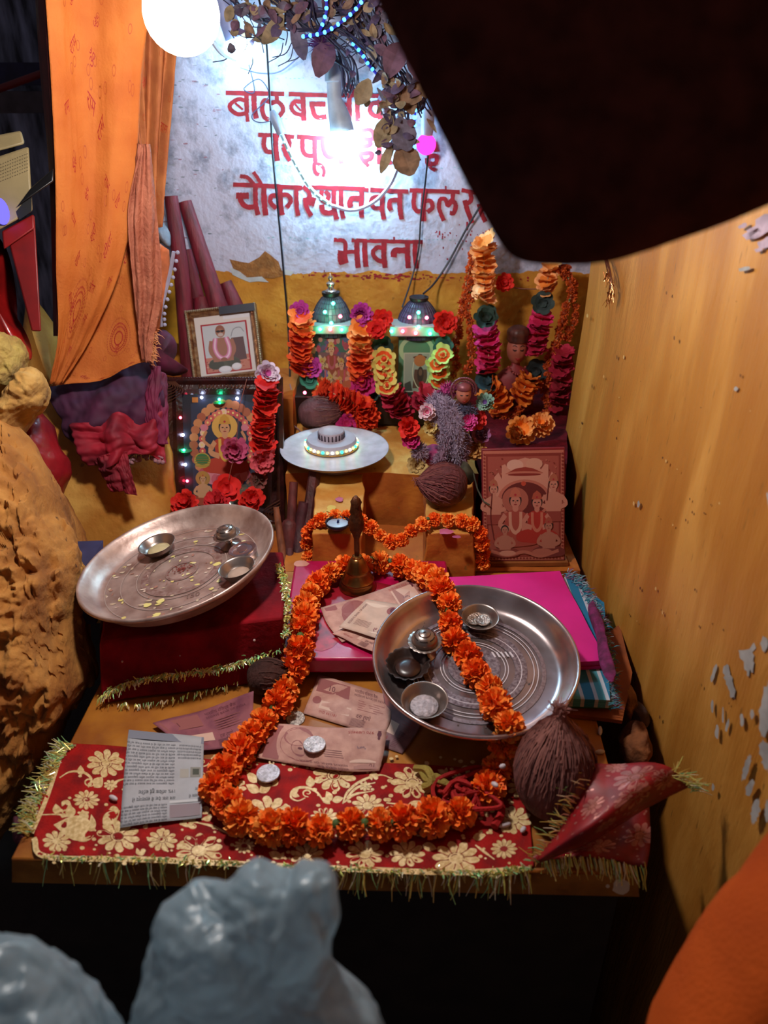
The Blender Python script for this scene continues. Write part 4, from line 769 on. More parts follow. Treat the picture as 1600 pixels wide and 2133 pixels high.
# ================================================================ fabric flowers
_D = {}
def disc(ci, co, seed=0, n=9, cup=.35, wave=.13, deep=.16):
    key = (ci, co, seed, n, cup)
    if key in _D: return _D[key]
    r_ = random.Random(seed*31+n); K = n*6; mb = MB(); rings = (0.04, .22, .45, .68, .86, 1.0); vs = []; ph = r_.uniform(0, 6.28); q = [r_.uniform(-.12, .12) for _ in range(n)]; wv_ = r_.choice((2, 3))
    for ri, t in enumerate(rings):
        for k in range(K):
            a = 2*pi*k/K; s_ = abs(sin(n*a/2))**.6; R_ = t*(1-deep*(1-s_)*t*t+q[int(k/6)]*t*t*.5)
            z = cup*t*t+wave*t*t*sin(wv_*a+ph)+q[int(k/6)]*t*t*1.2+.05*t**3*sin(n*a)
            vs.append((R_*cos(a), R_*sin(a), z))
    fs = []; ms = []
    for ri in range(5):
        for k in range(K): fs.append((ri*K+k, ri*K+(k+1) % K, (ri+1)*K+(k+1) % K, (ri+1)*K+k)); ms.append(0 if ri < 3 else 1)
    mb.v = [V3(v) for v in vs]; mb.f = fs; mb.m = ms
    _D[key] = mesh('fabric_petals', mb, [mat(ci, .75, var=0), mat(co, .75, var=0)], ang=180); return _D[key]
CORAL = ('D8340C', 'F0602A'); ORG = ('E07018', 'F09048'); RED_ = ('B80C10', 'D82418'); MAG = ('A00A4A', 'C02070'); PNK = ('B80C44', 'DA2868'); YEL = ('D8480C', 'D8C86A'); GRN = ('D8560C', 'B8D87A'); LEAF = ('14241E', '22382E'); PEA = ('E8862E', 'F4AC6C'); PUR = ('8A1670', 'B83A9A'); WHT = ('B04A90', 'DCCBDC')
def strand(label, pts, r, cols, step=.5, face=.32, up=(0, 0, 1), name='fabric_flower_string', cat='flower garland', group=None, n=9, cup=.35):
    """pts in (px, py, Y); each petal layer is a part"""
    q = [at_y(*p) for p in pts]; m = mpp(q[0]); R_ = r*m; path = even(q, R_*step*.68) if len(q) > 1 else q
    t = thing(name, label, cat, path[len(path)//2], group=group); N_ = len(path)
    if N_ > 1: obj('string', MB().tube(path, .0009, 5), M_str, t)
    for i, p in enumerate(path):
        tg = (path[max(i-1, 0)]-path[min(i+1, N_-1)]).normalized() if N_ > 1 else V3(up)
        tocam = (CAM-p).normalized(); d = (tg*(1-face)+tocam*face+V3((RN.uniform(-1, 1), RN.uniform(-.6, .3), RN.uniform(-1, 1)))*.28).normalized()
        c = cols[min(int(i/N_*len(cols)), len(cols)-1)]
        inst('fabric_petals', disc(*c, seed=RN.randrange(3), n=n, cup=cup), t, axis_m(p, d, RN.uniform(0, 6.28), R_*RN.uniform(.88, 1.08)))
    return t
def bloom(label, px, py, Y, r, c, layers=4, name='fabric_flower', tilt=(0, 0), n=9, group=None, ctr=None, stamen=None):
    p = at_y(px, py, Y); R_ = r*mpp(p); t = thing(name, label, 'flower', p, group=group); d = ((CAM-p).normalized()+V3((tilt[0], 0, tilt[1]))).normalized()
    for k in range(layers):
        f = 1-k*.62/max(1, layers-1) if layers > 1 else 1
        dd = (d+V3((RN.uniform(-1, 1), 0, RN.uniform(-1, 1)))*.12*(k+1)).normalized()
        inst('petal_layer', disc(*c, seed=k % 3, n=n, cup=.35+.25*k), t, axis_m(p+d*R_*.10*k, dd, RN.uniform(0, 6.28), R_*f))
    if ctr: obj('flower_centre', MB().ball(p+d*R_*.35, R_*.16, 8), mat(ctr, .7), t)
    if stamen:
        mb = MB()
        for k in range(14): mb.tube([p, p+(d+V3((RN.uniform(-1, 1), 0, RN.uniform(-1, 1)))*.8).normalized()*R_*.9], .0006, 4)
        obj('stamens', mb, mat(stamen, .7), t)
    return t
# ================================================================ things at the back
def led_m(c, s): return lamp_mat(c, s)
LG, LR_, LW, LB = led_m((.02, 1, .42), 34), led_m((1, .04, .10), 30), led_m((.55, .65, 1), 30), led_m((.1, .2, 1), 22)
LY, LWW, LG2 = led_m((1, .62, .12), 4.5), led_m((1, 1, .8), 5), led_m((.02, 1, .42), 5)
_LM = {}
def led(parent, p, m, r=.0026, name='light_emitting_diode'):
    key = (m.name, round(r, 5))
    if key not in _LM: _LM[key] = mesh(name, MB().ball((0, 0, 0), r, 10), m, ang=180)
    return inst(name, _LM[key], parent, Matrix.Translation(p))
def picture(name, label, tl, tr, br, bl, fw, mats, depth, draw, extra=None, cat='picture frame'):
    """a framed print; corner points in the world; FW the moulding's width as a share of the width"""
    o = (tl+tr+br+bl)/4; X = ((tr-tl)+(br-bl))/2; Z = ((tl-bl)+(tr-br))/2; w_, h_ = X.length, Z.length; X.normalize(); Z = (Z-X*Z.dot(X)).normalized(); N_ = X.cross(Z)
    M = Matrix(((X.x, Z.x, N_.x, o.x), (X.y, Z.y, N_.y, o.y), (X.z, Z.z, N_.z, o.z), (0, 0, 0, 1)))
    t = thing(name, label, cat, o, M.to_euler()); MW[t.name] = M; f = fw*w_
    prof = [(0, 0), (0, depth*.75), (f*.2, depth), (f*.45, depth*.7), (f*.7, depth*.85), (f, depth*.35), (f, 0)]; mb = MB(); vs = []
    for i, z in prof: vs += [M @ V3((sx_*(w_/2-i), sz_*(h_/2-i), z)) for sx_, sz_ in ((-1, -1), (1, -1), (1, 1), (-1, 1))]
    n = len(prof); mb.add(vs, [(a*4+k, a*4+(k+1) % 4, ((a+1) % n)*4+(k+1) % 4, ((a+1) % n)*4+k) for a in range(n) for k in range(4)])
    obj('frame_moulding', mb, mats, t, ang=25)
    obj('backing', MB().box((0, 0, -.003), (w_*.99, h_*.99, .004), M), mat('2A1A12', .8), t)
    W_, H_ = w_/2-f, h_/2-f
    P = Pic(lambda x, y, h: M @ V3((-W_+x*2*W_, -H_+y*2*H_, depth*.28+h)), eps=8e-6); draw(P, W_/H_); P.done('print', t)
    return t, M, w_, h_, f
def figure(P, x, y, s, a, skin='B8805A', robe='A8301E', crown='C8983A', halo=None, hair='1E1412', sit=True, arms=True, garl=None):
    """a small printed figure: feet at (x, y), s tall; a = width-to-height of the picture"""
    X = lambda q: x+q*s/a; Y_ = lambda q: y+q*s
    E_ = lambda cx, cy, rx, ry, c, rot=0: P.ell(X(cx), Y_(cy), rx*s/a, ry*s, c, rot)
    if halo: E_(0, .80, .22, .22, halo)
    if sit: E_(0, .14, .40, .15, robe); E_(-.2, .10, .2, .09, robe); E_(.2, .10, .2, .09, robe)
    else: P.poly([(X(-.16), Y_(0)), (X(.16), Y_(0)), (X(.13), Y_(.5)), (X(-.13), Y_(.5))], robe)
    P.poly([(X(-.15), Y_(.22)), (X(.15), Y_(.22)), (X(.19), Y_(.56)), (X(.08), Y_(.63)), (X(-.08), Y_(.63)), (X(-.19), Y_(.56))], skin if not garl else robe)
    if arms: P.line([(X(-.17), Y_(.55)), (X(-.26), Y_(.38)), (X(-.10), Y_(.30))], .07*s/a, skin, n=9); P.line([(X(.17), Y_(.55)), (X(.26), Y_(.38)), (X(.10), Y_(.30))], .07*s/a, skin, n=9)
    if garl: P.line([(X(-.09), Y_(.60)), (X(-.08), Y_(.35)), (X(0), Y_(.24)), (X(.08), Y_(.35)), (X(.09), Y_(.60))], .05*s/a, garl, n=20)
    E_(0, .66, .05, .06, skin); E_(0, .80, .105, .125, hair); E_(0, .775, .085, .105, skin)
    E_(-.035, .79, .018, .010, '1A1010'); E_(.035, .79, .018, .010, '1A1010'); E_(0, .725, .028, .010, '8A2A2A'); P.line([(X(0), Y_(.785)), (X(.006), Y_(.75))], .01*s/a, '7A4A32')
    if crown: P.poly([(X(-.10), Y_(.85)), (X(.10), Y_(.85)), (X(.07), Y_(.96)), (X(0), Y_(1.02)), (X(-.07), Y_(.96))], crown); E_(0, .89, .02, .02, 'A02030')
# ---- the portrait of a seated man
def draw_man(P, a):
    P.rect(0, 0, 1, 1, 'CFC6C4'); P.rect(.10, .03, .93, .87, 'A01C2C'); P.rect(.125, .05, .90, .845, 'B9BCC4'); P.rect(.125, .05, .90, .30, 'B8786A')
    for k in range(60): P.ell(RN.uniform(.13, .89), RN.uniform(.06, .28), .02, .012, RN.choice(('A85A4A', 'C8988A', '8A4A4A')), n=6, step=(k == 0))
    P.poly([(.55, .20), (.86, .22), (.84, .60), (.62, .60)], '5E464A'); P.line([(.62, .62), (.68, .74), (.80, .76), (.86, .68)], .015, '8A8A94', n=12)
    P.ell(.45, .20, .28, .10, '54544A'); P.ell(.30, .17, .14, .08, '4A4A44'); P.ell(.62, .18, .12, .07, '4E4E48')
    P.poly([(.26, .22), (.62, .22), (.64, .50), (.58, .62), (.30, .62), (.23, .50)], '9A6858'); P.line([(.27, .58), (.24, .40), (.36, .24)], .09, '9A6656', n=12); P.line([(.61, .58), (.64, .40), (.52, .24)], .09, '9A6656', n=12)
    P.line([(.34, .62), (.31, .45), (.36, .32), (.45, .27), (.54, .32), (.57, .45), (.53, .62)], .075, 'C878A0', n=30); P.line([(.34, .62), (.31, .45), (.36, .32), (.45, .27), (.54, .32), (.57, .45), (.53, .62)], .03, 'DCB8CC', n=30)
    P.ell(.45, .25, .06, .035, '8E5A4C'); P.ell(.44, .73, .088, .105, '8A5848'); P.ell(.44, .70, .075, .075, '9C6A58'); P.ell(.44, .672, .05, .03, 'B8A8A4')
    P.ell(.405, .73, .035, .02, '2E2426'); P.ell(.475, .73, .035, .02, '2E2426'); P.line([(.36, .735), (.52, .735)], .008, '2A2022', n=3)
    for x, y, rx in ((.45, .08, .12), (.66, .11, .09)): P.ell(x, y, rx, .06, 'C6C2CC'); P.ell(x, y+.01, rx*.8, .04, 'D6D2DA')
    P.rect(.52, .92, 1, 1, 'D2D0D8')
M_gf = mat('A8805A', .35, metal=.6, var=.5, vs=120, h2='6A3E2A', bump=.4, bs=300)
pt, PM, pw, ph, pf = picture('picture_frame', 'small gold framed photograph of a seated man wearing a pink garland', at_y(388, 650, 1.335), at_y(530, 632, 1.335), at_y(556, 786, 1.285), at_y(407, 802, 1.285), .105, M_gf, .012, draw_man)
mb = MB()
for sx_ in (-1, 1):
    for k in range(40): mb.ball(PM @ V3((sx_*(pw/2-.002), -ph/2+ph*(k+.5)/40, .011)), (.0022, .0022, .0022), 6)
for k in range(18): mb.ball(PM @ V3((-pw/2+pw*(k+.5)/34, ph/2-.002, .011)), .0022, 6)
obj('rope_moulding', mb, mat('C8B090', .35, metal=.6, var=.2), pt, kind='stuff')
obj('torn_tape', MB().box((pw*.24, ph/2-pf*.55, .0128), (pw*.5, pf*1.0, .0006), PM), mat('1A1C30', .5), pt, label='dark strip along the top right of the frame')
# ---- the large deity print with lamps round it
def draw_deity(P, a):
    P.rect(0, 0, 1, 1, '141422'); P.poly([(.1, .1), (.9, .05), (.95, .9), (.5, 1), (.1, .92)], '232A40')
    for k in range(24):
        th = pi*(-.18+1.36*k/23); c, s_ = cos(th), sin(th); P.ell(.52+.40*c, .56+.36*s_, .055, .04, RN.choice(('A8643E', 'B87A4A', '9A5236')), n=10); P.ell(.52+.30*c, .56+.29*s_, .04, .03, RN.choice(('C86A5A', 'D8B49A', 'B84A4A')), n=10); P.ell(.52+.30*c, .56+.29*s_, .013, .01, 'D8C070', n=8)
    P.ell(.48, .30, .32, .10, 'A84A5A'); P.ell(.48, .26, .26, .07, 'C07A8A')
    for k in range(11): P.ell(.22+.05*k, .27+.03*sin(k*1.3), .05, .05, RN.choice(('A83E4E', 'B85A6A', 'C87A86')), n=10)
    figure(P, .50, .30, .52, a, 'C08A62', 'A8341E', 'B8862E', 'C89A48', garl='C8A040')
    P.line([(.36, .52), (.24, .60), (.28, .68)], .03, 'B87E56', n=9); P.line([(.62, .52), (.74, .60), (.70, .68)], .03, 'B87E56', n=9)
    P.ell(.25, .71, .045, .03, 'C07080'); P.ell(.74, .71, .045, .03, 'C07080'); P.ell(.22, .42, .10, .07, 'A8903A'); P.ell(.22, .43, .08, .05, '2E6A3A')
    for k in range(5): P.line([(.13, .45-.02*k), (.31, .45-.02*k)], .006, '7A6420', n=2)
    figure(P, .22, .02, .30, a, 'B8906A', '96402A', 'A87A32', 'A07A3E'); P.poly([(.5, 0), (1, 0), (1, .22), (.6, .2)], '4A4638'); P.ell(.7, .10, .2, .08, '5A564A'); P.rect(.12, .93, .19, .975, 'A86420')
    for k in range(40): P.ell(RN.uniform(.3, .8), RN.uniform(.02, .24), .02, .012, RN.choice(('6A5A3A', '8A5A4A', '3A4A5A')), n=7, step=(k == 0))
M_df = mat('3A1414', .35, var=.4, vs=60, h2='1E0A0A', bump=.4, bs=200, coat=.3)
tl_, tr_, br_, bl_ = at_y(335, 786, 1.185), at_y(586, 786, 1.185), at_y(598, 1090, 1.098), at_y(364, 1090, 1.098)
dt, DM, dw, dh, df = picture('picture_frame', 'large dark framed deity print ringed with tiny coloured lamps', tl_, tr_, br_, bl_, .145, M_df, .016, draw_deity)
dl = lambda x, y, h=.007: DM @ V3((dw*(x-.5), dh*(.5-y), h))
mb = MB()
for sx_, sy_ in ((0, 0), (1, 0), (0, 1), (1, 1)):
    for k in range(7): mb.tube(cr([dl(abs(sx_-.03-.012*k), abs(sy_-.03), .0155), dl(abs(sx_-.05-.02*k), abs(sy_-.05-.008*k), .019), dl(abs(sx_-.03), abs(sy_-.04-.022*k), .0155)], 12), .0009, 5)
for k in range(14):
    x = .3+.4*k/13; mb.tube(cr([dl(x, .05, .0145), dl(x+.012, .075, .016), dl(x+.03, .06, .0145)], 8), .0009, 5)
obj('carved_ornament', mb, mat('6A3E2E', .4, metal=.4, var=.3), dt)
mb = MB()
for k in range(44): mb.ball(dl((k+.5)/44, .008, .013), (.0022, .0022, .0022), 6)
obj('bead_edge', mb, mat('4A2420', .35), dt, kind='stuff')
def on_pic(px, py, h=.006): return on(DM, px, py, h)
for x, y, m in ((420, 828, LW), (457, 832, LG), (494, 830, LW), (376, 870, LR_), (381, 906, LW), (383, 938, LG), (386, 968, LW), (390, 1002, LR_), (478, 1050, LWW)): led(dt, on_pic(x, y, .0085), m, .0022)
for x, y, m in ((457, 838, 'x'), (388, 938, 'x')): obj('painted_glow_disc', MB().ball(on_pic(x, y, .0062), (.010, .010, .001), 14), mat('3A8A5A', .3, var=0, trans=.3), dt, label='green disc painting the glow round a tiny lamp')  # non-emitting green discs colour in the glow round two green lamps
strand('red fabric flower string hanging down the right of the large deity frame', [(556, 805, 1.135), (551, 860, 1.12), (549, 920, 1.105), (547, 945, 1.10)], 27, [RED_, ('C81A10', 'E8402A'), RED_], .33)
bloom('white and magenta flower at the top right corner of the deity frame', 557, 778, 1.165, 27, WHT, 5)
bloom('dusty pink flower hanging at the middle of the deity print', 490, 938, 1.10, 29, ('8A1A44', 'B84A70'), 4)
bloom('pink flower ending the red string on the deity frame', 546, 962, 1.085, 27, ('A82A3A', 'C8505A'), 4)
bloom('brownish tassel flower below the pink flower on the deity frame', 538, 1000, 1.08, 20, ('5A2A24', '7A3A34'), 2, stamen='6A4A3E')
bloom('red paper flower at the lower centre of the deity print', 470, 1020, 1.075, 30, ('C00E10', 'D8201A'), 3, tilt=(.2, .5), n=5)
bloom('red fabric flower rising behind the left plate rim, leftmost', 386, 1052, 1.055, 30, RED_, 5, tilt=(0, .8))
bloom('red fabric flower behind the left plate rim, middle of three', 452, 1050, 1.05, 28, ('A80C1A', 'C8202A'), 5, tilt=(0, .8))
bloom('red fabric flower behind the left plate rim, rightmost of three', 525, 1044, 1.05, 29, RED_, 5, tilt=(0, .8))
solo('thread', 'thin thread hanging across the front of the deity print', 'thread', MB().tube([at_y(*p) for p in ((514, 790, 1.165), (498, 850, 1.125), (492, 930, 1.10), (476, 1000, 1.07))], .0006, 5), mat('8A4A3A', .8))
# ---- dome shrines
def boxp(mb, x0, y0, x1, y1, Y, dep, mi=0):
    a, b = at_y(x0, y1, Y), at_y(x1, y0, Y); return mb.prism([V3((a.x, Y, a.z)), V3((b.x, Y, a.z)), V3((b.x, Y+dep, a.z)), V3((a.x, Y+dep, a.z))], [V3((a.x, Y, b.z)), V3((b.x, Y, b.z)), V3((b.x, Y+dep, b.z)), V3((a.x, Y+dep, b.z))], mi)
def shrine(label, Y, cx, dt_, db, hw, bar, body, base, cdome, leds, draw, fin):
    c = at_y(cx, db, Y+.03); m = mpp(c); H = at_y(cx, dt_, Y+.03).z-c.z; R_ = hw*m; b0 = at_y(cx, base[3], Y)
    t = thing('domed_shrine', label, 'shrine', V3((c.x, Y+.03, b0.z)))
    pr = [(R_*q, H*z) for q, z in ((1., 0), (1.0, .15), (.95, .35), (.84, .56), (.66, .75), (.48, .88), (.34, .95))]; T = Matrix.Translation(c)
    mb = MB().lathe(pr, 60, T); obj('dome', mb, mat(cdome, .35, var=.15, vs=60, trans=.15), t, ang=180)
    mb = MB()
    for k in range(30):
        a = 2*pi*k/30; mb.tube([T @ V3(((r+.0006)*cos(a), (r+.0006)*sin(a), z)) for r, z in pr], .0007, 4, cap=False)
    for z in range(1, 8):
        j = z/8*6; i = int(j); r = pr[i][0]+(pr[min(i+1, 6)][0]-pr[i][0])*(j-i); zz = pr[i][1]+(pr[min(i+1, 6)][1]-pr[i][1])*(j-i)
        mb.tube([T @ V3(((r+.0006)*cos(a), (r+.0006)*sin(a), zz)) for a in (2*pi*k/40 for k in range(41))], .00045, 4, cap=False)
    obj('dome_ribs', mb, mat('2E2E4A', .5), t, kind='stuff')
    obj('dome_collar', MB().lathe([(0, H*.93), (R_*.36, H*.93), (R_*.43, H*1.0), (R_*.43, H*1.05), (R_*.36, H*1.03), (0, H*1.0)], 32, T), mat('16161E', .4), t)
    if fin: obj('finial', MB().lathe([(0, H*1.0), (R_*.26, H*1.02), (R_*.28, H*1.08), (R_*.12, H*1.14), (R_*.2, H*1.22), (R_*.2, H*1.27), (R_*.07, H*1.32), (R_*.13, H*1.40), (R_*.04, H*1.47), (0, H*1.56)], 24, T), mat('C8B8A8', .25, metal=.9, var=.1), t)
    obj('lamp_bar', boxp(MB(), *bar, Y-.016, .05), mat('B8C8CC', .2, var=0, trans=.5), t, bevel=.002)
    obj('shrine_body', boxp(MB(), *body, Y, .055), mat('3A2A28', .6, var=.3), t, bevel=.001)
    a, b = at_y(body[0], body[3], Y), at_y(body[2], body[1], Y)
    P = Pic(lambda x, y, h: V3((a.x+(b.x-a.x)*x, Y-.001-h, a.z+(b.z-a.z)*y)), eps=8e-6); draw(P, (b.x-a.x)/(b.z-a.z)); P.done('print', t)
    obj('base', boxp(MB(), *base, Y-.02, .09), mat('1E0E0C', .45, var=.3), t, bevel=.002)
    for x, y, mm, dep in leds: led(t, at_y(x, y, Y+dep), mm, .0030)
    return t
def draw_scene(P, a):
    P.rect(0, 0, 1, 1, '6E4A50'); P.rect(0, .75, 1, 1, '3A5A50')
    for k in range(70): P.ell(RN.uniform(.04, .96), RN.uniform(.05, .95), RN.uniform(.03, .09), RN.uniform(.02, .06), RN.choice(('A87A6A', '8A4A5A', 'B89078', '5A4A6A', '9A3A4A', 'C0A088', '4A5A7A')), n=9)
    for x, y, s_, c in ((.5, .40, .5, '8A3A2A'), (.25, .22, .45, '6A4A8A'), (.75, .22, .45, '9A5A3A'), (.45, .03, .4, 'A8303A'), (.7, .02, .38, '5A6A8A'), (.2, .02, .36, '8A6A3A')): figure(P, x, y, s_, a, 'B88A6E', c, 'B08A4A', garl='A84A5A')
def draw_tea(P, a):
    P.rect(0, 0, 1, 1, '4E7A5E'); P.ring(.5, .78, .38, .5, '9AB08A', ry=.5); P.rect(.14, .05, .88, .74, 'A8A89A'); P.rect(.17, .07, .86, .72, '8E9488'); P.ell(.6, .66, .2, .03, '5A3A2E'); P.ell(.6, .69, .07, .03, '5A3A2E'); P.ell(.6, .60, .17, .10, 'A8683A'); P.poly([(.45, .45), (.8, .45), (.84, .12), (.4, .12)], '5A3A30')
    P.line([(.42, .58), (.40, .36), (.50, .18), (.62, .12), (.76, .18), (.84, .36), (.82, .58)], .02, 'C8C4A8', n=26); P.ell(.62, .36, .09, .14, '3A2420'); P.ell(.62, .40, .05, .06, '6A4A3A'); P.poly([(.17, .07), (.40, .07), (.34, .25), (.17, .20)], '3E3E38')
shrine('domed shrine with silver finial and green lamps, left of the pair', 1.315, 692, 612, 692, 43, (650, 678, 730, 697), (655, 697, 730, 838), (606, 826, 742, 882), '5E7A86', [(694, 632, LG, -.010), (677, 650, LG, -.018), (709, 659, LR_, -.018), (690, 673, LG, -.02), (667, 686, LG, -.022), (688, 686, LR_, -.022), (712, 687, LG, -.022)], draw_scene, True)
shrine('domed shrine without finial and with red lamps, right of the pair', 1.305, 871, 622, 697, 46, (812, 680, 918, 702), (830, 702, 906, 822), (776, 824, 905, 886), '5A5078', [(872, 651, LG, -.012), (853, 661, LR_, -.018), (889, 662, LR_, -.018), (872, 681, LG, -.02), (816, 690, LG, -.022), (839, 690, LR_, -.022), (866, 694, LR_, -.022), (896, 695, LG, -.024)], draw_tea, False)
sh = bpy.data.objects['domed_shrine']
for x, y, m in ((635, 818, LR_), (744, 820, LR_), (658, 796, LG), (917, 805, LG)): led(sh if x < 800 else bpy.data.objects['domed_shrine.001'], at_y(x, y, 1.285), m, .0028)
strand('coral orange flower string left of the left dome shrine', [(630, 664, 1.285), (626, 710, 1.285), (630, 776, 1.285)], 27, [('E0480C', 'F07A2A'), CORAL, CORAL, CORAL], .36)
strand('coral orange flower string between the two dome shrines', [(752, 690, 1.28), (750, 730, 1.28), (752, 792, 1.28)], 28, [ORG, ('E0480C', 'F07A4A'), CORAL, CORAL], .36)
bloom('magenta flower at the left shoulder of the left shrine', 624, 648, 1.30, 22, PUR, 3); bloom('magenta purple flower at the right shoulder of the left shrine', 752, 655, 1.30, 25, PUR, 4, n=12)
bloom('magenta flower below the coral string at far left of the shrines', 650, 766, 1.285, 22, PUR, 3); bloom('dark pink flower below the coral string between the shrines', 757, 800, 1.275, 28, MAG, 4)
bloom('red flower on top between the two shrines', 797, 666, 1.30, 24, RED_, 3); bloom('bright red flower left of the right lamp bar', 785, 686, 1.275, 22, ('C81018', 'E02A24'), 4)
for k, (x, y, lab) in enumerate(((800, 748, 'topmost'), (799, 765, 'second'), (803, 782, 'third'), (806, 802, 'lowest'))): bloom('yellow flower with orange heart left of the right shrine picture, %s of the row' % lab, x, y, 1.275-.003*k, 25, YEL, 2, ctr='D8300C', n=8, group='yellow flowers left of the right shrine')
for k, (x, y, lab) in enumerate(((922, 742, 'topmost'), (912, 760, 'second'), (915, 778, 'third'), (913, 796, 'lowest'))): bloom('pale green flower with orange heart right of the right shrine picture, %s of the row' % lab, x, y, 1.27-.003*k, 24, GRN, 2, ctr='D8400C', n=8, tilt=(0, .9), group='pale green flowers right of the right shrine')
bloom('red flower at the right shoulder of the right shrine', 928, 672, 1.29, 27, RED_, 4); bloom('dark green fabric leaf above the yellow flowers', 797, 722, 1.29, 24, LEAF, 2, name='fabric_leaf', n=6); bloom('dark green fabric leaf right of the right shrine', 925, 722, 1.29, 22, ('1A3A3A', '2A5A56'), 2, name='fabric_leaf', n=6)
bloom('dark leaf below the yellow flowers', 815, 830, 1.285, 22, LEAF, 2, name='fabric_leaf', n=5); bloom('dark green leaf under the dark pink flower', 768, 822, 1.285, 20, LEAF, 2, name='fabric_leaf', n=5); bloom('teal green leaf sprig left of the left shrine print', 645, 790, 1.28, 22, ('1E5A4A', '3A8A74'), 2, name='fabric_leaf', n=4)
strand('crimson flower string under the right shrine, left one', [(815, 818, 1.265), (832, 845, 1.255), (838, 868, 1.25)], 28, [('A00C2C', 'C02848')], .30); strand('crimson flower string under the right shrine, right one', [(893, 820, 1.26), (880, 845, 1.255), (872, 858, 1.25)], 27, [('A00C2C', 'C02848')], .30)
strand('bright coral flower string sloping over the white illuminated dish', [(668, 812, 1.265), (700, 822, 1.255), (730, 836, 1.245), (752, 850, 1.24)], 27, [('D0280C', 'EC4A22')], .26, n=12); strand('bright coral flower string ending on the white illuminated dish', [(758, 846, 1.24), (766, 870, 1.235), (752, 892, 1.23)], 27, [('D0280C', 'EC4A1A')], .24, n=12)
bloom('magenta flower resting behind the lamp ring on the white dish', 722, 882, 1.235, 24, MAG, 4); bloom('red flower petal on the back rim of the white dish', 735, 898, 1.225, 16, RED_, 2, tilt=(0, .6))
# ---- white illuminated dish
dc = at_z(697, 931, .742); di = thing('illuminated_dish', 'white round dish carrying a lamp ring on the yellow altar', 'dish', V3((dc.x, dc.y, .714)))
T = Matrix.Translation(V3((dc.x, dc.y, .714))); M_dw = mat('C4C0D2', .35, var=.15, vs=60)
obj('dish_plate', MB().lathe([(0, .020), (.03, .020), (.075, .022), (.086, .026), (.0875, .0275), (.086, .0265), (.075, .018), (.04, .012), (0, .012)], 80, T), M_dw, di, ang=180)
obj('dish_foot', MB().lathe([(0, 0), (.045, 0), (.040, .013), (0, .013)], 40, T), mat('8A8292', .5), di)
T2 = Matrix.Translation(at_z(691, 930, .735)); obj('ring_body', MB().lathe([(0, -.001), (.040, -.001), (.0415, .003), (.0415, .011), (.039, .015), (.022, .0165), (0, .0165)], 64, T2), mat('B8B4C4', .4, var=.1), di, ang=35)
obj('fluted_cup', MB().lathe([(.0205, .015), (.0215, .027), (.0205, .0285), (.0195, .027), (.012, .024), (0, .024)], 96, T2), mat('B4A8B4', .5), di, ang=40)
mb = MB()
for k in range(22): mb.box((.0213, 0, .0215), (.0012, .0022, .0095), T2 @ Matrix.Rotation(2*pi*k/22, 4, 'Z'))
obj('cup_slots', mb, mat('3A2A38', .6), di, smooth=False)
for k in range(34):
    a = 2*pi*k/34; led(di, T2 @ V3((.0425*cos(a), .0425*sin(a), .007)), (LG2, LY, LWW, LY)[k % 4], .0022, 'ring_lamp')
obj('ring_trim', MB().tube([T2 @ V3((.0428*cos(a), .0428*sin(a), .0015)) for a in (2*pi*k/60 for k in range(61))], .0012, 6), mat('B88A4A', .4, metal=.5), di)
# ---- eye shaped votive, wooden tools
ev = thing('oil_lamp', 'small dark bowl with pale blue wick wax on the left altar arm', 'oil lamp', at_z(704, 1096, .711)); EM = Matrix.Translation(at_z(704, 1100, .711)); 
obj('lamp_bowl', MB().lathe([(0, 0), (.010, 0), (.0165, .006), (.0175, .0105), (.0160, .0105), (.0145, .006), (0, .004)], 32, EM), mat('16142A', .4, var=.3), ev, ang=180); obj('wax', MB().lathe([(.0150, .0075), (.012, .0085), (0, .0085)], 24, EM), mat('A8B8D0', .4), ev); obj('wick', MB().tube([EM @ V3((0, 0, .008)), EM @ V3((.001, 0, .013))], .0016, 8), mat('1A2A6A', .5), ev)
def tool(label, pts, rs, c, name='wooden_rod', cat='rod', n=16):
    q = [at_y(*p) for p in pts]; m = mpp(q[0]); P_ = []; R_ = []
    for i in range(len(q)-1):
        for k in range(5): P_.append(q[i].lerp(q[i+1], k/5)); R_.append((rs[i]+(rs[i+1]-rs[i])*k/5)*m)
    P_.append(q[-1]); R_.append(rs[-1]*m); return solo(name, label, cat, MB().tube(P_, R_, n), mat(c, .6, var=.35, vs=30, bump=.3, bs=100, stretch=(3, 3, .5)))
tool('dark square ended wooden rod leaning on the altar step, tallest one', [(657, 976, 1.075), (644, 1072, 1.04), (636, 1150, 1.01)], (13, 14, 15), '5A2424', n=6)
tool('wooden rolling pin shaped rod with thin handle, left of the altar arm', [(612, 1004, 1.06), (607, 1084, 1.035), (604, 1092, 1.03), (600, 1185, 1.0)], (9, 10, 17, 16), '70302E')
tool('dark mauve thick rod standing beside the left altar arm', [(634, 1046, 1.045), (626, 1100, 1.03), (620, 1165, 1.0)], (11, 15, 14), '54222A')
tool('thin pale wooden stick beside the right rim of the left plate', [(575, 1056, 1.03), (584, 1120, 1.01), (594, 1190, .985)], (6, 8, 10), '9A5A3C')
tool('short grey mauve rod end behind the magenta board', [(603, 1142, 1.0), (606, 1182, .985)], (8, 8), '7A4A4E')
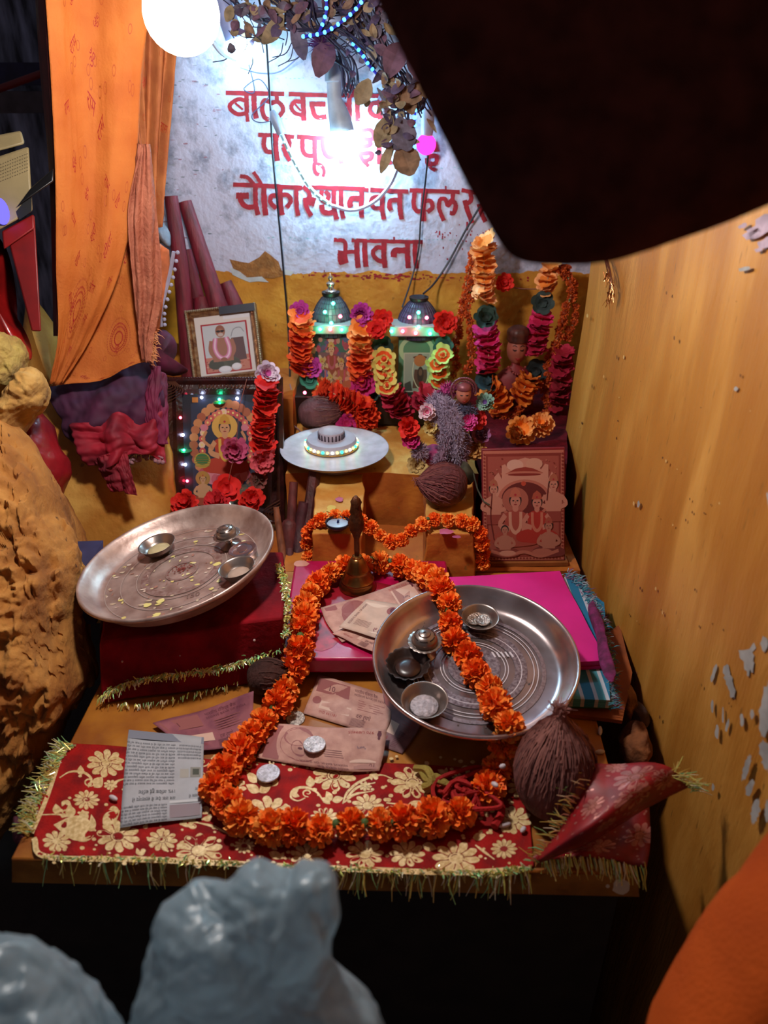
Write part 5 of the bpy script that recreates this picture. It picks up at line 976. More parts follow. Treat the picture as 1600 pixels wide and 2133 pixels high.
# ---- relief card
tl2, tr2, br2, bl2 = at_y(1003, 936, 1.005), at_y(1177, 933, 1.005), at_y(1177, 1168, .965), at_y(1006, 1170, .965)
cd_ = thing('relief_card', 'upright red copper deity plaque with dotted border beside the right wall', 'plaque', (bl2+br2)/2)
obj('card_board', MB().prism([bl2, br2, br2+V3((0, .005, 0)), bl2+V3((0, .005, 0))], [tl2, tr2, tr2+V3((0, .005, 0)), tl2+V3((0, .005, 0))]), mat('7A1420', .5), cd_, bevel=.001)
def CSf(x, y, h): return bl2.lerp(br2, x).lerp(tl2.lerp(tr2, x), y)+V3((0, -.9*h, .15*h))
P = Pic(CSf, eps=8e-6); a = .72; B1, B2, B3, B4, B5 = 'AE6452', '7E2A20', 'C08470', '96463A', '5E1A16'
P.rect(.015, .012, .985, .985, B1); P.rect(.05, .04, .95, .96, B2); P.rect(.075, .055, .925, .935, B4)
for k in range(23): P.ell(.06+.88*k/22, .952, .014, .010, B2, n=8); P.ell(.06+.88*k/22, .028, .014, .010, B2, n=8)
for k in range(30): P.ell(.032, .045+.91*k/29, .013, .010, B2, n=8); P.ell(.968, .045+.91*k/29, .013, .010, B2, n=8)
for k in range(120): P.ell(RN.uniform(.09, .91), RN.uniform(.6, .92), .012, .008, RN.choice((B2, B1, 'A0503E')), n=6, step=(k == 0))
P.poly([(.15, .55), (.15, .76), (.2, .80), (.24, .74), (.24, .86), (.28, .87), (.33, .82), (.40, .90), (.52, .925), (.64, .90), (.71, .82), (.76, .87), (.8, .86), (.8, .74), (.84, .80), (.89, .76), (.89, .55)], B3)
P.ell(.40, .86, .10, .05, 'C89A88'); P.ell(.63, .87, .10, .05, 'C08A74'); P.poly([(.28, .785), (.74, .79), (.62, .83), (.52, .845), (.40, .83)], '8A2E22'); P.ell(.51, .79, .22, .018, B1); P.ell(.51, .778, .20, .012, '7A2018'); P.ell(.51, .56, .28, .16, B5); P.ring(.51, .56, .28, .32, B1, ry=.55); P.ell(.5, .70, .03, .02, 'B0402A')
figure(P, .14, .34, .40, a, 'B87A66', '8A3A30', 'A05A42', sit=False); figure(P, .86, .36, .42, a, 'B87A66', '8A3A30', 'A05A42', sit=False)
figure(P, .40, .14, .52, a, 'B87664', '9A4236', 'B0604A', 'A05848', garl='C08A74'); figure(P, .66, .17, .46, a, 'B87664', 'A0281E', 'A04A36', garl='B86A54')
figure(P, .27, .04, .32, a, 'A86A58', '7A3028', None); figure(P, .80, .04, .36, a, 'A86A58', '6E2A26', '9A4A38')
P.line([(.10, .10), (.3, .06), (.5, .09), (.7, .05), (.92, .10)], .03, B1, n=30); P.ell(.3, .08, .10, .025, B3); P.ell(.72, .09, .12, .03, 'A86050'); P.line([(.12, .62), (.10, .40), (.14, .2)], .012, B5, n=9); P.line([(.80, .70), (.78, .55)], .012, B5, n=4)
P.done('relief_print', cd_)
obj('stand', MB().prism([bl2+V3((0, -.005, -.006)), br2+V3((.004, -.005, -.006)), br2+V3((.004, .03, -.006)), bl2+V3((0, .03, -.006))], [bl2+V3((0, -.005, .0)), br2+V3((.004, -.005, 0)), br2+V3((.004, .03, 0)), bl2+V3((0, .03, 0))]), mat('9A5A2A', .6), cd_)
solo('dry_leaf', 'dried grey leaf with stem hanging between coconut and relief card', 'leaf', MB().loft([[at_y(*p) for p in ((965, 960, 1.03), (975, 965, 1.03), (985, 980, 1.03))], [at_y(*p) for p in ((955, 985, 1.03), (972, 985, 1.022), (990, 990, 1.03))], [at_y(*p) for p in ((962, 1005, 1.03), (978, 1010, 1.03), (988, 1000, 1.03))]], 8, 8).tube([at_y(*p) for p in ((986, 985, 1.03), (995, 1020, 1.0), (1008, 1045, .985), (1020, 1052, .98))], .0012, 6), mat('4E4A38', .8, var=.4, vs=60))
# ================================================================ niche idol at the right
ip = at_y(1078, 890, 1.31); idl = thing('niche_idol', 'dark red painted idol bust with tall crown in the garlanded niche', 'idol', ip)
M_idol = mat('A85C4C', .4, var=.2, vs=40); hc = at_y(1077, 726, 1.295); hm = mpp(hc)
def face(d):                                              # brow, nose, cheeks and chin on an egg shaped head
    q = 1+.05*max(0, -d.z)*(1-abs(d.x))
    if d.y < 0:
        q += .20*math.exp(-((d.x/.13)**2+((d.z+.06)/.20)**2))-.07*math.exp(-(((abs(d.x)-.34)/.17)**2+((d.z-.12)/.12)**2))+.05*math.exp(-(((abs(d.x)-.42)/.22)**2+((d.z+.22)/.25)**2))+.06*math.exp(-((d.x/.2)**2+((d.z+.50)/.08)**2))+.05*math.exp(-((d.x/.16)**2+((d.z+.80)/.12)**2))
    return q
obj('head', MB().ball(hc, (21*hm, 20*hm, 31*hm), 40, fn=face), M_idol, idl, ang=180)
def fdecal(par, c, r3, fn, items, name, mt):
    mb = MB()
    for pts, w_ in items:
        q = []
        for x, z in cr([(a, b, 0) for a, b in pts], 10) and [(p.x, p.y) for p in cr([(a, b, 0) for a, b in pts], 10)]:
            d = V3((x, -math.sqrt(max(.05, 1-x*x-z*z)), z)); f = fn(d); q.append(V3(c)+V3((d.x*r3[0], d.y*r3[1], d.z*r3[2]))*f*1.01)
        mb.tube(q, [w_*sin(pi*(k+.6)/10.4) for k in range(10)], 6)
    obj(name, mb, mt, par)
r3 = (21*hm, 20*hm, 31*hm)
fdecal(idl, hc, r3, face, [([(-.56, .10), (-.36, .02), (-.14, .08)], .0015), ([(.14, .08), (.36, .02), (.56, .10)], .0015)], 'eyelid', mat('2A0E0C', .5)); fdecal(idl, hc, r3, face, [([(-.6, .28), (-.36, .36), (-.10, .26)], .0008), ([(.10, .26), (.36, .36), (.6, .28)], .0008)], 'eyebrow', mat('2A100E', .6)); fdecal(idl, hc, r3, face, [([(-.26, -.46), (0, -.52), (.26, -.46)], .0020)], 'mouth', mat('8A1A1E', .5))
obj('crown', MB().lathe([(20*hm, 15*hm), (22*hm, 18*hm), (21*hm, 22*hm), (22*hm, 30*hm), (23*hm, 36*hm), (20*hm, 42*hm), (12*hm, 47*hm), (0, 49*hm)], 32, Matrix.Translation(hc), fl=lambda a, r, z: 1+.04*sin(9*a)), mat('5A2A20', .5, var=.4, vs=80), idl)
obj('torso', MB().lathe([(9*hm, -24*hm), (9*hm, -36*hm), (26*hm, -46*hm), (40*hm, -60*hm), (42*hm, -90*hm), (46*hm, -130*hm), (52*hm, -160*hm)], 32, Matrix.Translation(hc) @ Matrix.Diagonal((1, .55, 1, 1))), mat('8A1E24', .6, var=.3, vs=30), idl)
mb = MB()
for k in range(8): mb.ball(hc+V3(((k-3.5)*5*hm, -18*hm-6*hm*sin(pi*k/7), -34*hm-14*hm*sin(pi*k/7))), 2.6*hm, 8)
obj('necklace', mb, mat('9A3A3A', .4), idl)
# garlands round the niche
def dg(label, pts, r, step): return garland('dried_marigold_garland', label, [at_y(*p) for p in pts], step, r, MGD, .45)
dg('dried marigold string at the left of the niche, outer strand', [(1000, 500, 1.345), (978, 560, 1.34), (962, 640, 1.33), (952, 710, 1.32), (948, 780, 1.31)], .0085, .0125)
dg('dried marigold string at the left of the niche, inner strand', [(1020, 488, 1.345), (992, 560, 1.335), (975, 640, 1.325), (982, 700, 1.315), (978, 770, 1.30)], .0085, .0125)
dg('dried marigold string running down the right of the niche', [(1172, 560, 1.33), (1192, 600, 1.32), (1178, 650, 1.31), (1160, 710, 1.30), (1142, 780, 1.29), (1138, 840, 1.28), (1142, 880, 1.265)], .0085, .0125)
dg('dried marigold string against the right wall edge of the niche', [(1180, 560, 1.34), (1196, 610, 1.33), (1198, 660, 1.32), (1178, 710, 1.31)], .008, .0125)
dg('dried marigold string curled at the foot of the niche idol', [(1120, 800, 1.27), (1098, 830, 1.26), (1075, 860, 1.25), (1045, 868, 1.24), (1025, 850, 1.24)], .0085, .0125)
strand('peach fabric flower string at the upper left of the niche', [(1010, 505, 1.325), (1008, 560, 1.315), (1012, 635, 1.30)], 27, [PEA, PEA, ('F0944A', 'F4B880')], .42)
strand('pink fabric flower string at the left of the niche idol', [(1014, 690, 1.295), (1018, 730, 1.285), (1016, 778, 1.275)], 27, [('C81058', 'DA3080'), PNK, PNK], .36)
bloom('dark green fabric leaf above the pink string left of the niche idol', 1012, 664, 1.295, 27, LEAF, 3, name='fabric_leaf', n=6, tilt=(0, .6)); bloom('dark teal fabric leaf below the pink string left of the niche idol', 1014, 796, 1.27, 26, ('16303A', '2A4A52'), 2, name='fabric_leaf', n=6, tilt=(0, .6))
strand('peach fabric flower string at the upper right of the niche', [(1148, 556, 1.33), (1140, 590, 1.32), (1152, 612, 1.315)], 24, [PEA], .5); bloom('dark green fabric leaf at the right of the niche', 1131, 630, 1.31, 25, ('1E2C2C', '2E3E3C'), 2, name='fabric_leaf', n=6)
strand('pink fabric flower string at the right of the niche idol', [(1130, 660, 1.30), (1120, 700, 1.295), (1118, 735, 1.29)], 26, [PNK, ('A80A34', 'C81E50')], .36); bloom('black green fabric leaf beside the idol face', 1118, 772, 1.30, 24, ('12181A', '1E2A2C'), 2, name='fabric_leaf', n=5)
strand('dark red fabric flower string at the far right of the niche', [(1174, 735, 1.29), (1168, 790, 1.28), (1166, 850, 1.27)], 24, [('A00C2C', 'B82040'), ('8A0A20', 'A81830')], .42)
strand('orange fabric flower string lying at the foot of the idol, left one', [(1020, 810, 1.265), (1038, 828, 1.255), (1052, 850, 1.25)], 28, [('D8640E', 'E8802A')], .4); strand('orange fabric flower string lying at the foot of the idol, right one', [(1104, 790, 1.27), (1090, 812, 1.26), (1082, 832, 1.255)], 26, [('D8640E', 'E8802A')], .4)
bloom('large peach orange flower on the red ledge, left of two', 1086, 896, 1.16, 33, ('F08A2A', 'F4A85A'), 6, n=12); bloom('large peach orange flower on the red ledge, right of two', 1124, 888, 1.165, 28, ('F08A2A', 'F4A860'), 6, n=12, tilt=(.4, .3))
bloom('red bauble flower hanging above the niche idol', 1052, 588, 1.345, 20, RED_, 3); solo('wire', 'thin wire running across the niche above the idol', 'wire', MB().tube([at_y(*p) for p in ((1050, 596, 1.35), (1090, 602, 1.35), (1130, 602, 1.34))], .0009, 5), mat('7A3A2E', .6))
# ================================================================ small seated idol wrapped in wool
fp = at_z(935, 985, .714); fi = thing('wool_idol', 'small seated idol wrapped in grey mauve fluffy wool beside the right shrine', 'idol', fp); FY = fp.y-.005
def A(px, py, dy=0): return at_y(px, py, FY+dy)
fm = mpp(A(940, 880))
obj('idol_body', MB().ball(A(945, 880, .012), (28*fm, 22*fm, 50*fm), 24), mat('8A4A3A', .6), fi); fh = A(966, 820, -.030)
obj('idol_head', MB().ball(fh, (15*fm, 15*fm, 20*fm), 32, fn=face), mat('B86E5A', .5, var=.2), fi, ang=180); r4 = (15*fm, 15*fm, 20*fm)
fdecal(fi, fh, r4, face, [([(-.56, .10), (-.36, .04), (-.14, .08)], .0009), ([(.14, .08), (.36, .04), (.56, .10)], .0009)], 'eye', mat('1A0E0E', .5)); fdecal(fi, fh, r4, face, [([(-.24, -.47), (0, -.52), (.24, -.47)], .0009)], 'mouth', mat('8A1A1E', .5))
ring = MB()
for k in range(30):
    a = pi*(-.1+1.2*k/29); ring.ball(fh+V3((25*fm*cos(a), 4*fm, 6*fm+25*fm*sin(a))), 2.6*fm, 6)
for k in range(22):
    a = pi*(-.05+1.1*k/21); ring.ball(fh+V3((20*fm*cos(a), 2*fm, 6*fm+20*fm*sin(a))), 2.2*fm, 6)
ring.lathe([(14.5*fm, 9*fm), (15.5*fm, 12*fm), (12*fm, 20*fm), (0, 24*fm)], 20, Matrix.Translation(fh)); obj('crown', ring, mat('8A4A52', .45, metal=.3, var=.3), fi, kind='stuff')
def fuzz(paths, r, n, l, cols):
    mb = MB()
    for pth in paths:
        q = cr(pth, 60); mb.tube(q[::3], r*.7, 8, 0)
        for k in range(n):
            p = RN.choice(q); d = V3((RN.gauss(0, 1), RN.gauss(0, 1)-.3, RN.gauss(0, 1))).normalized(); b = p+d*r*.55; e = b+d*l*RN.uniform(.6, 1.2); s_ = d.cross(FW).normalized()*.0009
            mb.add([b-s_, b+s_, e], [(0, 1, 2)], RN.randrange(len(cols)))
    return mb, [mat(c, .95, var=0) for c in cols]
GW = ('8A7A90', 'A898AC', '6A5A72', '9A8AA0')
for lab, paths, r, n, cols in (('grey wool shawl', [[A(906, 838, -.015), A(905, 862, -.025), A(920, 900, -.03), A(938, 935, -.03)], [A(918, 825, -.01), A(930, 860, -.03), A(945, 905, -.035)], [A(935, 850, -.03), A(955, 890, -.035), A(948, 950, -.03)]], .017, 1800, GW),
        ('mauve wool leg', [[A(938, 900, -.035), A(925, 940, -.035), A(908, 965, -.03)], [A(968, 905, -.03), A(966, 940, -.03), A(955, 968, -.03)]], .010, 500, ('8A6A7E', 'A8849A', '6A4A60')), ('magenta wool tuft', [[A(922, 815, -.012), A(935, 808, -.012), A(945, 815, -.012)]], .010, 300, ('9A2A6A', 'B84A8A', '7A2A5A')),
        ('grey wool ball', [[A(872, 935, -.03), A(876, 945, -.03)]], .015, 400, ('8A7080', 'A08A98', '7A6072')), ('dark wool collar', [[A(952, 858, -.03), A(972, 850, -.03), A(985, 862, -.025)]], .010, 300, ('3A3A52', '5A5A72', '4A3A4E'))):
    mb, ms = fuzz(paths, r, n, .008, cols); mb.f = mb.f; obj('wool_wrap', mb, ms, fi, smooth=False, kind='stuff', label=lab)
obj('skirt', MB().puff([(880, 935), (905, 925), (935, 935), (965, 945), (972, 965), (940, 975), (900, 972), (880, 960)], 1.19, .02, 6, 36, .004, 60), mat('A81460', .7, var=.4, vs=60), fi, label='magenta skirt')
FYf = FY-.035
for lab, x, y, r, c, ly, kw in (('bright red flower at the left of the wool idol, upper', 852, 890, 24, RED_, 4, {}), ('magenta red flower at the left of the wool idol, lower', 856, 916, 20, MAG, 3, {}), ('pale pink rose on the shoulder of the wool idol', 890, 858, 19, ('C05A7A', 'DCC0CC'), 4, {}), ('pale yellow ruffled flower beside the wool idol', 898, 890, 18, ('A8843A', 'C8B070'), 4, {}),
        ('magenta pink flower in the arm of the wool idol', 975, 878, 20, ('B81A70', 'D84A9A'), 4, dict(n=12)), ('red flower at the right arm of the wool idol', 992, 872, 24, ('B81018', 'D8302A'), 3, {}), ('green lilac flower at the right shoulder of the wool idol', 1010, 838, 20, ('5A3A7A', '8AB0A0'), 4, dict(n=12)), ('dull cream flower below the wool idol', 868, 968, 22, ('8A6A3A', 'B89A60'), 3, {}),
        ('brownish yellow ruffled flower right of the wool idol foot', 988, 934, 26, ('A8642A', 'C08A4A'), 4, {}), ('purple tassel flower right of the wool idol', 1003, 905, 20, ('5A2A4A', '8A4A6E'), 2, dict(stamen='8A6A8A'))): bloom(lab, x, y, FYf if x < 980 else FYf+.02, r, c, ly, **kw)
# ================================================================ left side
M_rod = mat('7A1A2C', .4, var=.3, vs=25, bump=.15, bs=60, h2='5A0E20')
for lab, pts, rs in (('tall maroon painted post standing in the left corner, leftmost', [(356, 408, 1.37), (378, 560, 1.36), (400, 800, 1.34)], (14, 17, 22)), ('maroon painted post leaning right beside the tallest one', [(385, 420, 1.39), (420, 530, 1.375), (455, 640, 1.36), (470, 760, 1.35)], (14, 17, 20, 20)), ('maroon post hidden between the two tall posts', [(388, 520, 1.40), (420, 660, 1.39), (430, 800, 1.38)], (12, 16, 18)),
        ('short maroon post with notched top, behind the gold framed photograph', [(440, 592, 1.375), (462, 650, 1.365), (480, 780, 1.36)], (15, 18, 18)), ('short maroon post, rightmost of the group', [(470, 588, 1.395), (492, 640, 1.385), (505, 780, 1.38)], (13, 17, 18)), ('round ended maroon post just above the gold frame', [(420, 622, 1.37), (424, 650, 1.36), (430, 780, 1.35)], (17, 20, 20))): 
    tool(lab, pts, rs, '7A1A2C', 'wooden_post', 'post', 24)
# orange printed curtain
M_cur = mat('BE6A26', .8, var=.25, vs=20, bump=.25, bs=300, h2='AE5818'); CY_ = 1.08
M_cur2 = mat('A8644A', .8, var=.35, vs=40, bump=.6, bs=220, h2='8E4A34')
ct = thing('printed_curtain', 'orange curtain printed with red religious lettering hanging at the left', 'curtain', at_y(210, 780, 1.08))
fold = lambda u, v: .005*sin(u*9+v*2)*(1-.5*v)+.004*noise.noise(V3((u*5, v*3, 1)))+.0015*noise.noise(V3((u*30, v*22, 3)))
main_ = Surf([[at_y(*p) for p in ((92, -40, 1.06), (150, -40, 1.08), (230, -40, 1.09), (320, -40, 1.10))], [at_y(*p) for p in ((104, 150, 1.06), (160, 150, 1.08), (230, 150, 1.09), (296, 150, 1.10))], [at_y(*p) for p in ((114, 380, 1.06), (170, 380, 1.08), (225, 380, 1.09), (282, 380, 1.10))], [at_y(*p) for p in ((116, 560, 1.06), (165, 560, 1.075), (210, 560, 1.08), (252, 560, 1.09))], [at_y(*p) for p in ((120, 700, 1.06), (140, 700, 1.065), (165, 700, 1.07), (190, 705, 1.075))], [at_y(*p) for p in ((104, 800, 1.05), (112, 801, 1.05), (120, 801, 1.05), (132, 800, 1.055))]], 40, 60, fold)
cp = obj('curtain_panel', main_.mb, M_cur, ct, ang=180, solid=.0008)
inner = Surf([[at_y(*p) for p in ((240, 330, 1.11), (275, 330, 1.12), (312, 340, 1.12))], [at_y(*p) for p in ((215, 480, 1.11), (265, 480, 1.12), (318, 500, 1.12))], [at_y(*p) for p in ((165, 650, 1.10), (235, 650, 1.11), (320, 660, 1.12))], [at_y(*p) for p in ((122, 775, 1.08), (215, 770, 1.09), (318, 735, 1.10))], [at_y(*p) for p in ((108, 805, 1.07), (210, 790, 1.08), (314, 748, 1.09))]], 40, 40, lambda u, v: .003*sin(u*10)+.0015*noise.noise(V3((u*20, v*20, 3))))
cp2 = obj('curtain_lower_fold', inner.mb, M_cur, ct, ang=180, solid=.0008)
side = Surf([[at_y(*p) for p in ((250, -40, 1.14), (290, -40, 1.15), (330, -40, 1.16), (372, -40, 1.17))], [at_y(*p) for p in ((262, 150, 1.14), (292, 150, 1.15), (330, 150, 1.16), (360, 150, 1.17))], [at_y(*p) for p in ((282, 330, 1.12), (296, 330, 1.14), (322, 330, 1.15), (344, 330, 1.16))], [at_y(*p) for p in ((276, 480, 1.115), (296, 480, 1.12), (318, 480, 1.13), (332, 470, 1.14))]], 36, 30, lambda u, v: .009*sin(u*20+v*1.5)+.002*noise.noise(V3((u*20, v*20, 7))))
cp3 = obj('curtain_side_fold', side.mb, mat('A86434', .8, var=.3, vs=30, h2='8E4A24', bump=.3), ct, ang=180, solid=.0008)
fray = Surf([[at_y(*p) for p in ((288, 300, 1.09), (296, 300, 1.10), (312, 300, 1.10))], [at_y(*p) for p in ((268, 450, 1.09), (292, 450, 1.09), (330, 470, 1.10))], [at_y(*p) for p in ((280, 620, 1.085), (305, 620, 1.09), (336, 600, 1.10))], [at_y(*p) for p in ((288, 690, 1.085), (302, 700, 1.085), (322, 690, 1.10))], [at_y(*p) for p in ((298, 750, 1.08), (306, 755, 1.08), (314, 750, 1.09))]], 24, 40, lambda u, v: .004*sin(u*16+v*8)+.003*noise.noise(V3((u*16, v*30, 2))))
obj('frayed_fold', fray.mb, M_cur2, ct, ang=180, solid=.0008, label='frayed peach coloured fold of the curtain')
ed = MB().loft([[at_y(*p) for p in ((72, -40, 1.10), (94, -40, 1.062))], [at_y(*p) for p in ((84, 150, 1.10), (106, 150, 1.062))], [at_y(*p) for p in ((104, 380, 1.09), (116, 380, 1.062))], [at_y(*p) for p in ((112, 700, 1.08), (121, 700, 1.062))]], 4, 24)
obj('dark_edge', ed, mat('5A120E', .8, var=.3), ct, ang=180, solid=.001, label='dark red turned back edge')
for S_, par, pos, sc_ in ((main_, cp, [(.30, .06), (.5, .1), (.28, .17), (.48, .20), (.15, .28), (.42, .26), (.55, .33), (.2, .36), (.36, .43), (.62, .40), (.18, .47), (.78, .46), (.48, .54), (.28, .60), (.7, .58), (.2, .68), (.55, .66), (.82, .64), (.3, .74), (.6, .75), (.25, .83), (.5, .86)], .055), (inner, cp2, [(.8, .2), (.7, .30), (.55, .36), (.82, .40), (.25, .8), (.45, .9), (.62, .86), (.78, .84), (.9, .8)], .07), (side, cp3, [(.2, .2), (.35, .4), (.3, .62), (.75, .3), (.85, .55), (.8, .75), (.55, .85)], .06)):
    P = Pic(lambda u, v, h: S_.S(u, v, h), eps=2e-6, base=7e-4); c1, c2 = '96140A', 'A04410'
    for x, y in pos:
        a = RN.uniform(-.9, .9); P.h = 7e-4; v, f = glyphs(RN.choice(('राम', 'श्री', 'ॐ', 'सीता', 'राम'))); ca, sa = cos(a), sin(a); k = sc_*RN.uniform(1.0, 1.35)
        P.mb.add([S_.S(min(.99, x+k*(p*ca-q*sa)*.9), min(.995, y-k*(p*sa+q*ca)*.62), P.h) for p, q in v], f, P.mi(c1))
    for k in range(46):
        x, y = RN.uniform(.06, .95), RN.uniform(.03, .95); P.h = 7e-4+RN.uniform(0, 5e-5); P.ring(x, y, .014, .018, c2, 14, ry=.7)
    for x, y, R_ in (((.42, .72, .15),) if par is cp else ((.62, .60, .13),) if par is cp2 else ()):
        for rr, n_ in ((.35, 24), (.6, 34), (.75, 38), (1.0, 44)):
            for k in range(n_): a = 2*pi*k/n_; P.ell(x+R_*rr*cos(a), y+R_*rr*.62*sin(a), .006, .0045, c1 if rr < .8 else c2, n=6, step=False)
        P.text('ॐ', x-.03, y+.02, .06, c1, sx=1)
    P.done('red_lettering', par, label='small red Devanagari lettering, rings and medallions')
mb, ms = shag([at_y(*p) for p in ((322, 690, 1.098), (318, 735, 1.09), (312, 752, 1.09))], 160, .003, .010, (.8, -.2, -.3), ('C87A4A', 'D89A6A'), .0008); obj('frayed_threads', mb, ms, ct, smooth=False, kind='stuff')
# orange cloth with pompom trim, pale ledge piece behind
oc = thing('orange_cloth', 'orange cloth with white pompom trim hanging between curtain and maroon posts', 'cloth', at_y(338, 700, 1.2))
obj('cloth', MB().loft([[at_y(*p) for p in ((318, 505, 1.17), (335, 508, 1.18), (350, 520, 1.19))], [at_y(*p) for p in ((310, 600, 1.17), (330, 600, 1.18), (350, 590, 1.19))], [at_y(*p) for p in ((315, 690, 1.17), (326, 690, 1.18), (334, 650, 1.19))]], 10, 16, lambda u, v: .004*sin(u*7+v*4)), mat('C86E42', .8, var=.3, bump=.3), oc, ang=180, solid=.001)
tp_ = cr([at_y(*p) for p in ((362, 524, 1.185), (354, 570, 1.185), (344, 610, 1.185), (335, 650, 1.185), (336, 680, 1.185))], 22); mb = MB().tube(tp_, .003, 6)
for p in tp_[::2]: mb.ball(p+V3((.006, -.002, -.001)), .0032, 8)
obj('pompom_trim', mb, mat('A8A4BC', .9), oc, kind='stuff')
solo('plaster_lump', 'pale rounded plaster lump sticking out above the orange cloth', 'plaster lump', MB().puff([(316, 468), (335, 462), (352, 480), (354, 505), (345, 512), (325, 495), (314, 500)], 1.28, .03, 6, 36, .004, 40), mat('9A9AA8', .85, var=.3, bump=.5))
mb = MB(); boxp(mb, 338, 560, 372, 715, 1.36, .03); solo('yellow_strip', 'upright yellow painted strip behind the maroon posts', 'post', mb, mat('C0901E', .6, var=.2))
# purple cloth on the bank
pc = thing('purple_cloth', 'dark purple and crimson cloth heaped on the yellow bank below the curtain', 'cloth', at_y(230, 900, 1.13)); PD = 1.185
fd = lambda a, b, k: (lambda u, v: a*sin(u*b+v*k+1.5*noise.noise(V3((u*2, v*2, b))))+.006*noise.noise(V3((u*5, v*7, b)))+.002*noise.noise(V3((u*22, v*9, k))))
def cl3(rows, disp, m, lab=None): obj('cloth_fold', MB().loft([[at_d(*p) for p in r] for r in rows], 60, 50, disp), m, pc, ang=180, solid=.0016, label=lab)
cl3([[(104, 806, 1.17), (170, 790, 1.17), (250, 770, 1.17), (322, 748, 1.18)], [(112, 850, 1.14), (180, 836, 1.13), (260, 820, 1.135), (338, 800, 1.15)], [(135, 895, 1.14), (200, 888, 1.125), (270, 870, 1.13), (342, 862, 1.15)], [(165, 935, 1.16), (215, 935, 1.15), (270, 930, 1.15), (340, 925, 1.16)]], fd(.006, 9, 10), mat('4A1236', .8, var=.4, vs=20, h2='2E0A28'))
cl3([[(150, 882, 1.13), (195, 880, 1.118), (250, 862, 1.12), (300, 880, 1.13), (345, 850, 1.15)], [(165, 925, 1.125), (212, 920, 1.11), (255, 905, 1.115), (300, 925, 1.12), (346, 900, 1.14)], [(185, 970, 1.13), (225, 975, 1.115), (262, 950, 1.12), (305, 945, 1.125), (346, 965, 1.14)]], fd(.008, 16, 3), mat('9A0A26', .75, var=.35, vs=24, h2='640A20'), 'bright crimson front fold')
cl3([[(196, 955, 1.125), (226, 945, 1.112), (264, 940, 1.12)], [(218, 990, 1.13), (245, 985, 1.115), (272, 985, 1.125)], [(236, 1022, 1.135), (258, 1026, 1.125), (286, 1032, 1.13)]], fd(.004, 7, 2), mat('8A0A22', .75, var=.35, vs=24, h2='5A0A1C'))
cl3([[(312, 760, 1.15), (330, 765, 1.14), (346, 780, 1.16)], [(305, 840, 1.135), (328, 850, 1.125), (346, 850, 1.15)], [(312, 915, 1.14), (330, 925, 1.135), (346, 925, 1.15)]], fd(.004, 6, 2), mat('7A1040', .75, var=.35, vs=24))
obj('cloth_tip', MB().puff([(318, 690), (345, 688), (365, 712), (352, 750), (370, 765), (390, 768), (370, 780), (330, 775), (316, 740)], 1.22, .03, 7, 48, .008, 24, seed=8), mat('5A0E34', .75, var=.4), pc)
mb = MB(); tpz = cr([at_d(*p) for p in ((262, 962, 1.14), (280, 945, 1.135), (310, 940, 1.14), (340, 955, 1.14))], 18); mb.tube(tpz, .0016, 5)
for p in tpz[::1]: mb.ball(p+V3((RN.uniform(-.003, .003), -.003, -.008+RN.uniform(-.003, .003))), .0036, 8); mb.tube([p, p+V3((0, -.003, -.007))], .0007, 4)
obj('pompom_trim', mb, mat('A07078', .9), pc, kind='stuff')
for lab, pts in (('mauve wooden peg with flared head lying on the purple cloth', [(112, 852, 1.155), (168, 828, 1.13), (178, 824, 1.125), (187, 820, 1.12)]), ('mauve wooden peg with flared head standing on the purple cloth', [(163, 884, 1.12), (166, 858, 1.11), (166, 852, 1.108), (166, 846, 1.105)])): tool(lab, pts, (6.5, 6.5, 12, 13), '9A4A62', 'wooden_peg', 'peg')
# boulders and red painted stones
M_rock, _ = plaster('8A5420', 'B8803C', 'A46C2E', 16, 1., (1, 1, 1), .95, '4E2C10'); M_rock2, _ = plaster('8A6230', 'BC9656', 'AA8040', 26, 1., (1, 1, 1), .95, '5A3818')
solo('boulder', 'large sandy yellow boulder filling the left edge beside the table', 'rock', MB().puff([(-90, 850), (10, 868), (45, 900), (75, 950), (97, 1010), (102, 1070), (118, 1105), (140, 1160), (146, 1230), (148, 1330), (166, 1420), (150, 1470), (112, 1520), (95, 1590), (60, 1650), (10, 1730), (-90, 1760)], .90, .11, 60, 320, .026, 15, .5, tilt=(.05, -.10), seed=21, grit=.030), M_rock)
solo('rock', 'rough tan rock slanting on top of the large boulder', 'rock', MB().puff([(-10, 905), (10, 850), (40, 800), (62, 762), (88, 778), (96, 812), (80, 850), (45, 880), (20, 915)], .955, .045, 34, 180, .010, 26, .3, seed=31, grit=.014), M_rock2)
solo('rock', 'pale rounded stone topmost on the left rock pile', 'rock', MB().puff([(-40, 690), (5, 692), (35, 700), (47, 735), (42, 785), (12, 815), (-40, 830)], .96, .04, 34, 180, .009, 26, .3, seed=41, grit=.012), mat('A8924A', .92, var=.4, vs=40, h2='8A6A3A', bump=1., bs=110))
M_sin = mat('9A1620', .35, var=.35, vs=14, h2='6E1018', bump=.4, bs=60, coat=.2)
solo('painted_stone', 'dark red painted stone behind the large boulder', 'painted stone', MB().puff([(35, 880), (70, 850), (95, 870), (115, 915), (135, 965), (128, 1010), (108, 1060), (60, 1040), (30, 950)], 1.06, .05, 14, 80, .012, 18, .2, seed=51), M_sin)
solo('painted_stone', 'unpainted tan stone below the dark red painted stone', 'painted stone', MB().puff([(85, 1030), (120, 1020), (150, 1060), (172, 1120), (170, 1165), (110, 1170), (80, 1100)], 1.08, .04, 10, 60, .010, 18, .2, seed=53), M_rock)
